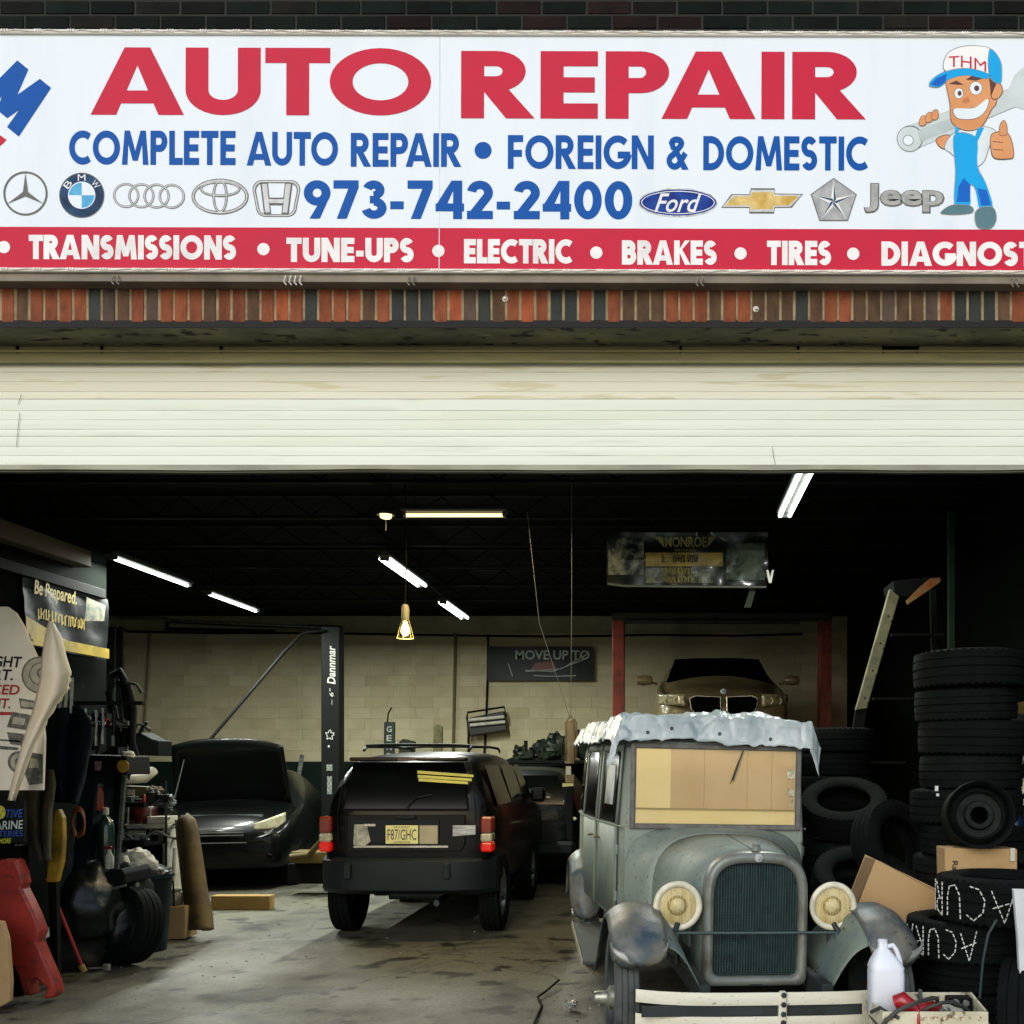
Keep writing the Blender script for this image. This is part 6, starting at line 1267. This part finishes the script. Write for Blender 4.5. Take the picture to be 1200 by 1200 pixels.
tyre('tire wedged upright between the near stack and the tall stack',(1.52,6.55-DIST,.70+.33),.31,.2,.19,(R(70),0,R(35)))
stack(1.52,6.55-DIST,3,.30,.235,'hidden short stack, under the wedged tire',seed=12,jit=.01)
stack(2.62,6.7-DIST,9,.33,.23,'stack at the right wall, farthest right',seed=4)
# front right stack with chalk writing
zc=stack(1.62,5.25-DIST,3,.30,.205,'front right stack, below the chalked tires',seed=2,jit=.015)
c1=Vector((1.60,5.22-DIST,zc+.103)); tyre('lower chalked tire, small white writing on its tread',c1,.315,.21,.2)
c2=Vector((1.745,5.10-DIST,zc+.206+.118)); t2=tyre('upper chalked tire, large white writing on its tread',c2,.33,.24,.2)
tw=M_('chalk_white','d8dcd4',rough=.9)
def chalk(txt,c,Ro,a_c,arcw,zc_,h,par):
    # strokes of dashes following the tread, upside down as on the photograph
    S_={'A':[[(0,0),(.28,1)],[(.28,1),(.62,.05)],[(.02,.38),(.62,.62)]],'C':[[(.55,.85),(.35,1),(.1,.75),(.05,.4),(.2,.08),(.5,.0)]],'U':[[(.02,1),(.05,.3),(.2,.02),(.42,.08),(.5,.4),(.5,1)]],'R':[[(.05,0),(.05,1)],[(.05,1),(.45,.85),(.4,.55),(.05,.5)],[(.2,.5),(.5,0)]]}
    x=0.
    for ch in txt:
        m=MB()
        for st_ in S_[ch]:
            for (ax,ay),(bx_,by) in zip(st_[:-1],st_[1:]):
                n=max(2,int(math.hypot(bx_-ax,by-ay)*7))
                for k in range(n):
                    pts=[]
                    for q in (k/n,(k+.68)/n):
                        u=x+ax+(bx_-ax)*q; v=ay+(by-ay)*q; ang=a_c-(u/ (len(txt)*.72)-.5)*-1*arcw
                        pts.append((u,v))
                    P3=[]
                    for u,v in pts:
                        ang=a_c+arcw*(.5-u/(len(txt)*.72)); r=Ro+.0005
                        P3.append(c+Vector((r*math.cos(ang),r*math.sin(ang),zc_+h*(.5-v))))
                    m.tube(P3,.0032,5)
        x+=.72; m.v=[tuple(Vector(v)-c) for v in m.v]; tag(m.build('chalk_letter',tw,par),kind='stuff')
chalk('ACURA',c2,.33,R(-156),R(118),0,.17,t2)
t1=[o for o in bpy.data.objects if o.get('label','').startswith('lower chalked')][0]; t1.rotation_euler=(0,0,0); t2.rotation_euler=(0,0,0)
chalk('ACURA',c1,.315,R(-140),R(84),0,.15,t1)
tyre('big tire standing upright at the right edge beside the white panel',(1.75,4.72-DIST,.335-.02),.335,.215,.2,(R(86),0,R(62)))
assemble('tyre_cable','thin black cable hooped over the upright tire at the right','cable',[('cable',wires([[(1168,1078),(1158,1095),(1152,1125),(1148,1170)]],4.42,.006),M_('cable_teal','26393a',rough=.5),dict(smooth=60))])
# steel wheel, cartons
wc=P(1146,956,5.52)
sw=thing('spare_steelwheel','black spare steel wheel leaning above the cardboard carton at the right','wheel',wc,rot=(R(82),0,R(-8)))
MB().lathe([(.045,.03),(.05,.05),(.075,.05),(.085,.02),(.12,.025),(.135,.055),(.15,.02),(.165,-.01),(.17,.04),(.178,.05),(.18,.04)],n=40).build('disc',M_('wheel_black','0b100e',col2='151b19',rough=.7,spec=.2,scale=12),sw,smooth=40)
MB().lathe([(.178,-.09),(.185,-.1),(.19,-.09),(.172,-.03),(.172,.03),(.19,.085),(.185,.095),(.178,.085),(.165,.03),(.165,-.03),(.178,-.09)],n=48).build('rim',MATS['wheel_black'],sw,smooth=40)
for k in range(5): a=k*2*math.pi/5; MB(TR((.062*math.cos(a),.062*math.sin(a),.051))).lathe([(0,.001),(.008,.001),(.008,-.004)],n=10).build('bolt_hole',BLK,sw)
cb1=assemble('marked_carton','cardboard carton marked with sideways lettering under the steel wheel','carton',[('carton',pp([(1107,994),(1192,995),(1192,1075),(1109,1075)],5.47,.17),CARD,dict(bevel=.004))])
font_on(cb1,'Ra',lambda u,v,w: P(1116+6.5*v,1009+11*u,5.465)-cb1.location,kb,0,.01); scribble(cb1,lambda u,v,w: P(1116+4.5*v,1022+24*u,5.465)-cb1.location,kb,9,0,6)
MB().box(P(1184,994,5.46)-cb1.location,P(1189,1009,5.465)-cb1.location).build('tape',WHT,cb1)
assemble('carton_stand','dark crate under the marked carton','crate',[('crate',pp([(1104,1076),(1196,1076),(1196,1228),(1104,1228)],5.48,.15),BLK,dict(bevel=.01))])
# tilted open carton
A_=[P(x,y,5.62) for x,y in ((1026,1007),(1110,1048),(1088,1094),(1003,1062))]
q=[(v.x,v.z) for v in (A_[0],A_[1],A_[2]+Vector((-.02,0,-.12)),A_[3]+Vector((-.03,0,-.10)))]
assemble('tilted_carton','plain cardboard carton tipped over behind the right front fender of the sedan','carton',[('carton',MB().prism(q,5.62-DIST,5.62-DIST+.30),CARD,dict(bevel=.004)),('flap',MB().add([A_[0],A_[3],A_[3]+Vector((-.035,.12,-.01)),A_[0]+Vector((-.035,.12,.0))],[(0,1,2,3)]),M_('carton_side','7d6544',rough=.9)),('crease',MB().tube([A_[0]+(A_[3]-A_[0])*.04+Vector((.03,-.001,.0)),A_[1]+(A_[2]-A_[1])*.04+Vector((-.01,-.001,.0))],.002,4),MATS['carton_side'])])
# ---- battery charger tray on its cart, front right
xf0,xf1,xb0,xb1=.93,1.385,.915,1.425; yf,yb2=4.21-DIST,4.56-DIST; zt3=.524
trm=M_('tray_cream','d3ceb2',col2='b9b293',rough=.5,scale=5,col3='6b5f45')
def wall(ax,ay,bx2,by,z0_,z1_,t=.012):
    dx,dy=bx2-ax,by-ay; l=math.hypot(dx,dy); nx,ny=-dy/l*t,dx/l*t
    return MB().add([(ax,ay,z0_),(bx2,by,z0_),(bx2+nx,by+ny,z0_),(ax+nx,ay+ny,z0_),(ax,ay,z1_),(bx2,by,z1_),(bx2+nx,by+ny,z1_),(ax+nx,ay+ny,z1_)],[(0,3,2,1),(4,5,6,7),(0,1,5,4),(1,2,6,5),(2,3,7,6),(3,0,4,7)])
ct=assemble('charger_cart','cream metal tray cart full of cables in front of the right end of the bumper','cart',[('front_wall',wall(xf0,yf,xf1,yf,.36,zt3),trm,dict(bevel=.002)),('side_wall',wall(xf1,yf,xb1,yb2,.36,zt3),trm,dict(bevel=.002)),('side_wall',wall(xf0+.0,yf,xb0,yb2,.36,zt3,-.012),trm,dict(bevel=.002)),('back_wall_panel',wall(xb0,yb2,xb1,yb2,.36,zt3),trm,dict(bevel=.002)),('tray_floor',MB().box((xf0-.01,yf,.445),(xf1+.03,yb2,.455)),M_('tray_inside','6d6953',rough=.8,col2='3f3d30',scale=9)),
  ('cart_leg',MB().box((xf0,yf,-.02),(xf0+.03,yf+.03,.36)),GRY),('cart_leg',MB().box((xf1-.03,yf,-.02),(xf1,yf+.03,.36)),GRY),('cart_leg',MB().box((xb0,yb2-.03,-.02),(xb0+.03,yb2,.36)),GRY),('cart_leg',MB().box((xb1-.03,yb2-.03,-.02),(xb1,yb2,.36)),GRY),('post_stub',MB().tube([(1.175,yb2-.03,.455),(1.175,yb2-.03,.545)],.010,8),CHR)])
ctl=ct.location
font_on(ct,'PRO-LIFT',lambda u,v,w: Vector((1.07+.21*u,yf-.001,.455+.030*v))-ctl,M_('faded_red_print','8f5f42',rough=.7),0,.02) if False else None
lb=MB()
r3=random.Random(9)
for k,(x0_,w_) in enumerate(((.965,.014),(1.09,.03),(1.135,.035),(1.19,.03),(1.235,.02),(1.262,.018),(1.34,.014))):
    z_=.488; lb.box((x0_,yf-.002,z_),(x0_+w_,yf+.001,z_+.016))
lb.v=[tuple(Vector(v)-ctl) for v in lb.v]; lb.build('worn_print',M_('worn_print_brown','8a5f40',col2='cfc9ad',rough=.7,scale=60,lo=.45,hi=.55),ct)
# jug
jg=P(1038,1200,4.44); jb=thing('white_jug','white plastic gallon jug with a handle standing in the tray cart','jug',(jg.x,jg.y,.456))
jm_=M_('jug_plastic','dfe4ea',col2='d3d9e0',rough=.4,scale=6)
def sq(h_,a,b,x0_=0): return [(x0_+a*math.copysign(abs(math.cos(t))**.5,math.cos(t)),b*math.copysign(abs(math.sin(t))**.5,math.sin(t)),h_) for t in [2*math.pi*k/28 for k in range(28)]]
MB().loft([sq(0,.07,.06),sq(.01,.078,.07),sq(.19,.078,.07),sq(.205,.075,.068),sq(.215,.078,.068),sq(.24,.066,.058,-.004),sq(.285,.034,.032,-.012),sq(.30,.022,.022,-.014),sq(.325,.020,.020,-.014)]).build('jug_body',jm_,jb,smooth=50)
MB().tube([(.008,0,.305),(.032,0,.312),(.048,0,.29),(.062,0,.25),(.068,0,.215),(.072,0,.195)],.011,10).build('handle',jm_,jb,smooth=60)
MB().lathe([(.022,.322),(.022,.335),(.018,.338),(0,.338)],TR((-.014,0,0)),20).build('cap',jm_,jb,smooth=40)
# booster clamps and leads
rc=M_('clamp_red','b01a24',col2='8f141c',rough=.35,coat=.3)
assemble('jumper_clamps','red booster cable clamps lying in the tray in front of the white jug','clamps',[('grip',MB().tube([(1.005,-.30,.545),(1.03,-.31,.555),(1.075,-.32,.525),(1.10,-.32,.50)],[.03,.04,.032,.02],12),rc,dict(smooth=60)),('grip',MB().tube([(1.07,-.30,.50),(1.12,-.29,.515),(1.18,-.28,.52),(1.215,-.27,.515)],[.016,.024,.024,.014],12),rc,dict(smooth=60)),('jaw',MB().box((1.20,-.30,.50),(1.25,-.27,.515),ch=.003),CHR),
  ('lead',MB().tube([(1.09,-.385,.33),(1.085,-.392,.48),(1.085,-.385,.525),(1.10,-.34,.51)],.007,8),rc,dict(smooth=60))])
ck=M_('cable_grey','3a3d36',col2='2a2c27',rough=.55)
assemble('booster_cables','thick grey cables coiled over the edge of the tray','cables',[('cable',MB().tube([(.90,-.40,.43),(.94,-.41,.49),(.99,-.41,.535),(1.04,-.40,.553),(1.10,-.37,.565),(1.16,-.33,.570),(1.19,-.30,.56),(1.20,-.27,.53),(1.19,-.24,.50)],.0095,10),ck,dict(smooth=60)),('cable',MB().tube([(1.10,-.30,.49),(1.15,-.33,.53),(1.20,-.33,.548),(1.26,-.30,.545),(1.31,-.27,.52),(1.345,-.25,.49),(1.36,-.22,.47)],.0085,10),ck,dict(smooth=60)),('cable',MB().tube([(.90,-.30,.50),(.93,-.34,.53),(.96,-.38,.515),(1.0,-.40,.50)],.008,10),ck,dict(smooth=60)),('cable',MB().tube([(1.19,-.24,.49),(1.25,-.22,.50),(1.31,-.20,.49),(1.36,-.17,.47)],.008,10),ck,dict(smooth=60))])
assemble('shop_towel','crumpled pale towel among the cables in the tray','towel',[('towel',blob(1.245,-.25,.49,.055,.06,.03,77,.5),WHT,dict(smooth=50))])
assemble('control_knobs','black switch block in the back right corner of the tray','switch block',[('block',MB().box((1.29,-.13,.456),(1.40,-.06,.52),ch=.005),BLK),('knob',MB(TR((1.32,-.135,.505),(R(90),0,0))).lathe([(.014,0),(.014,.012),(0,.012)],n=12),CHR),('knob',MB(TR((1.365,-.135,.50),(R(90),0,0))).lathe([(.014,0),(.014,.012),(0,.012)],n=12),CHR)])
assemble('leaning_board','white panel cut by the right edge of the picture','panel',[('panel',pp([(1188,1042),(1260,1044),(1262,1290),(1201,1290),(1197,1180),(1193,1100)],4.6,.03),M_('panel_white','cfd5d3',col2='b9c0be',rough=.5),dict(bevel=.004))])
# clutter at the right edge
for k,(x,y,r_,h_,lab,m) in enumerate(((1188,986,.05,.26,'dark blue oil bottle at the right edge by the steel wheel',M_('oil_blue','10264a',rough=.35)),(1199,975,.05,.30,'black oil bottle at the right edge behind the blue one',BLK),(1204,990,.045,.22,'grey spray can at the right edge',GRY))):
    bottle(x,996,996-h_*200,5.85+.12*k,r_,'oil_bottle' if k<2 else 'spray_can',lab,'bottle' if k<2 else 'can',m,.35,WHT)
assemble('ochre_board','ochre yellow board standing behind the bottles at the right edge','board',[('board',pp([(1190,823),(1230,820),(1230,925),(1194,925)],6.9,.03),M_('ochre','6b5a1c',col2='4a4018',rough=.7,scale=5))])
assemble('air_hose','pale coiled air hose hanging at the right edge','hose',[('hose',wires([[(1208,880),(1197,890),(1195,905),(1200,925)],[(1200,925),(1192,935),(1188,945)]],5.9,.014,8),WHT,dict(smooth=60))])
assemble('oil_shelf','dark shelf carrying the bottles at the right edge','shelf',[('shelf_board',MB().box(P(1178,998,5.7),P(1290,1002,6.2)),jm),('upright',MB().box(P(1286,900,6.2),P(1290,1260,6.15)),jm)])
# ---- small litter on the floor
lm=MB(); r4=random.Random(3)
for k in range(150):
    if k<60: x,y=P(r4.uniform(620,700),0,6.2).x+r4.gauss(0,.08), r4.uniform(1.4,2.3)
    elif k<100: x,y=r4.uniform(-4.3,-3.3),r4.uniform(1.5,4.5)
    else: x,y=r4.uniform(-4,0),r4.uniform(1.2,7)
    s_=r4.uniform(.004,.016); a=r4.uniform(0,3); c,s=math.cos(a)*s_,math.sin(a)*s_
    lm.add([(x+c,y+s,.001),(x-s*.5,y+c*.5,.001),(x-c,y-s,.001),(x+s*.5,y-c*.5,.001),(x,y,.001+s_*.7)],[(0,1,4),(1,2,4),(2,3,4),(3,0,4)])
tag(lm.build('floor_litter',M_('litter','8a8674',col2='35352c',rough=.8,scale=9)),'small chips and litter scattered on the concrete floor','litter',kind='stuff')
assemble('floor_cord','black cord snaking on the floor beside the running board','cord',[('cord',wires([[(655,1152,6.95),(640,1165,6.7),(630,1172,6.55),(635,1182,6.4),(628,1198,6.02),(622,1215,5.7)]],6,.008),BLK)])
bpy.data.objects['floor_cord'].location.z=.0
assemble('silver_can_scrap','flattened silver scrap on the floor near the sedan running board','scrap',[('scrap',blob(*(P(670,1177,6.3)),.035,.03,.02,91,.6),CHR,dict(smooth=30))])

mk=assemble('chalk_mark','two small white chalk marks on the tread of the tall right hand tire stack','chalk mark',[('mark',MB().box(P(1096,921,5.655),P(1099,927,5.665)),tw),('mark',MB().box(P(1097.5,930,5.655),P(1100,933,5.665)),tw)])
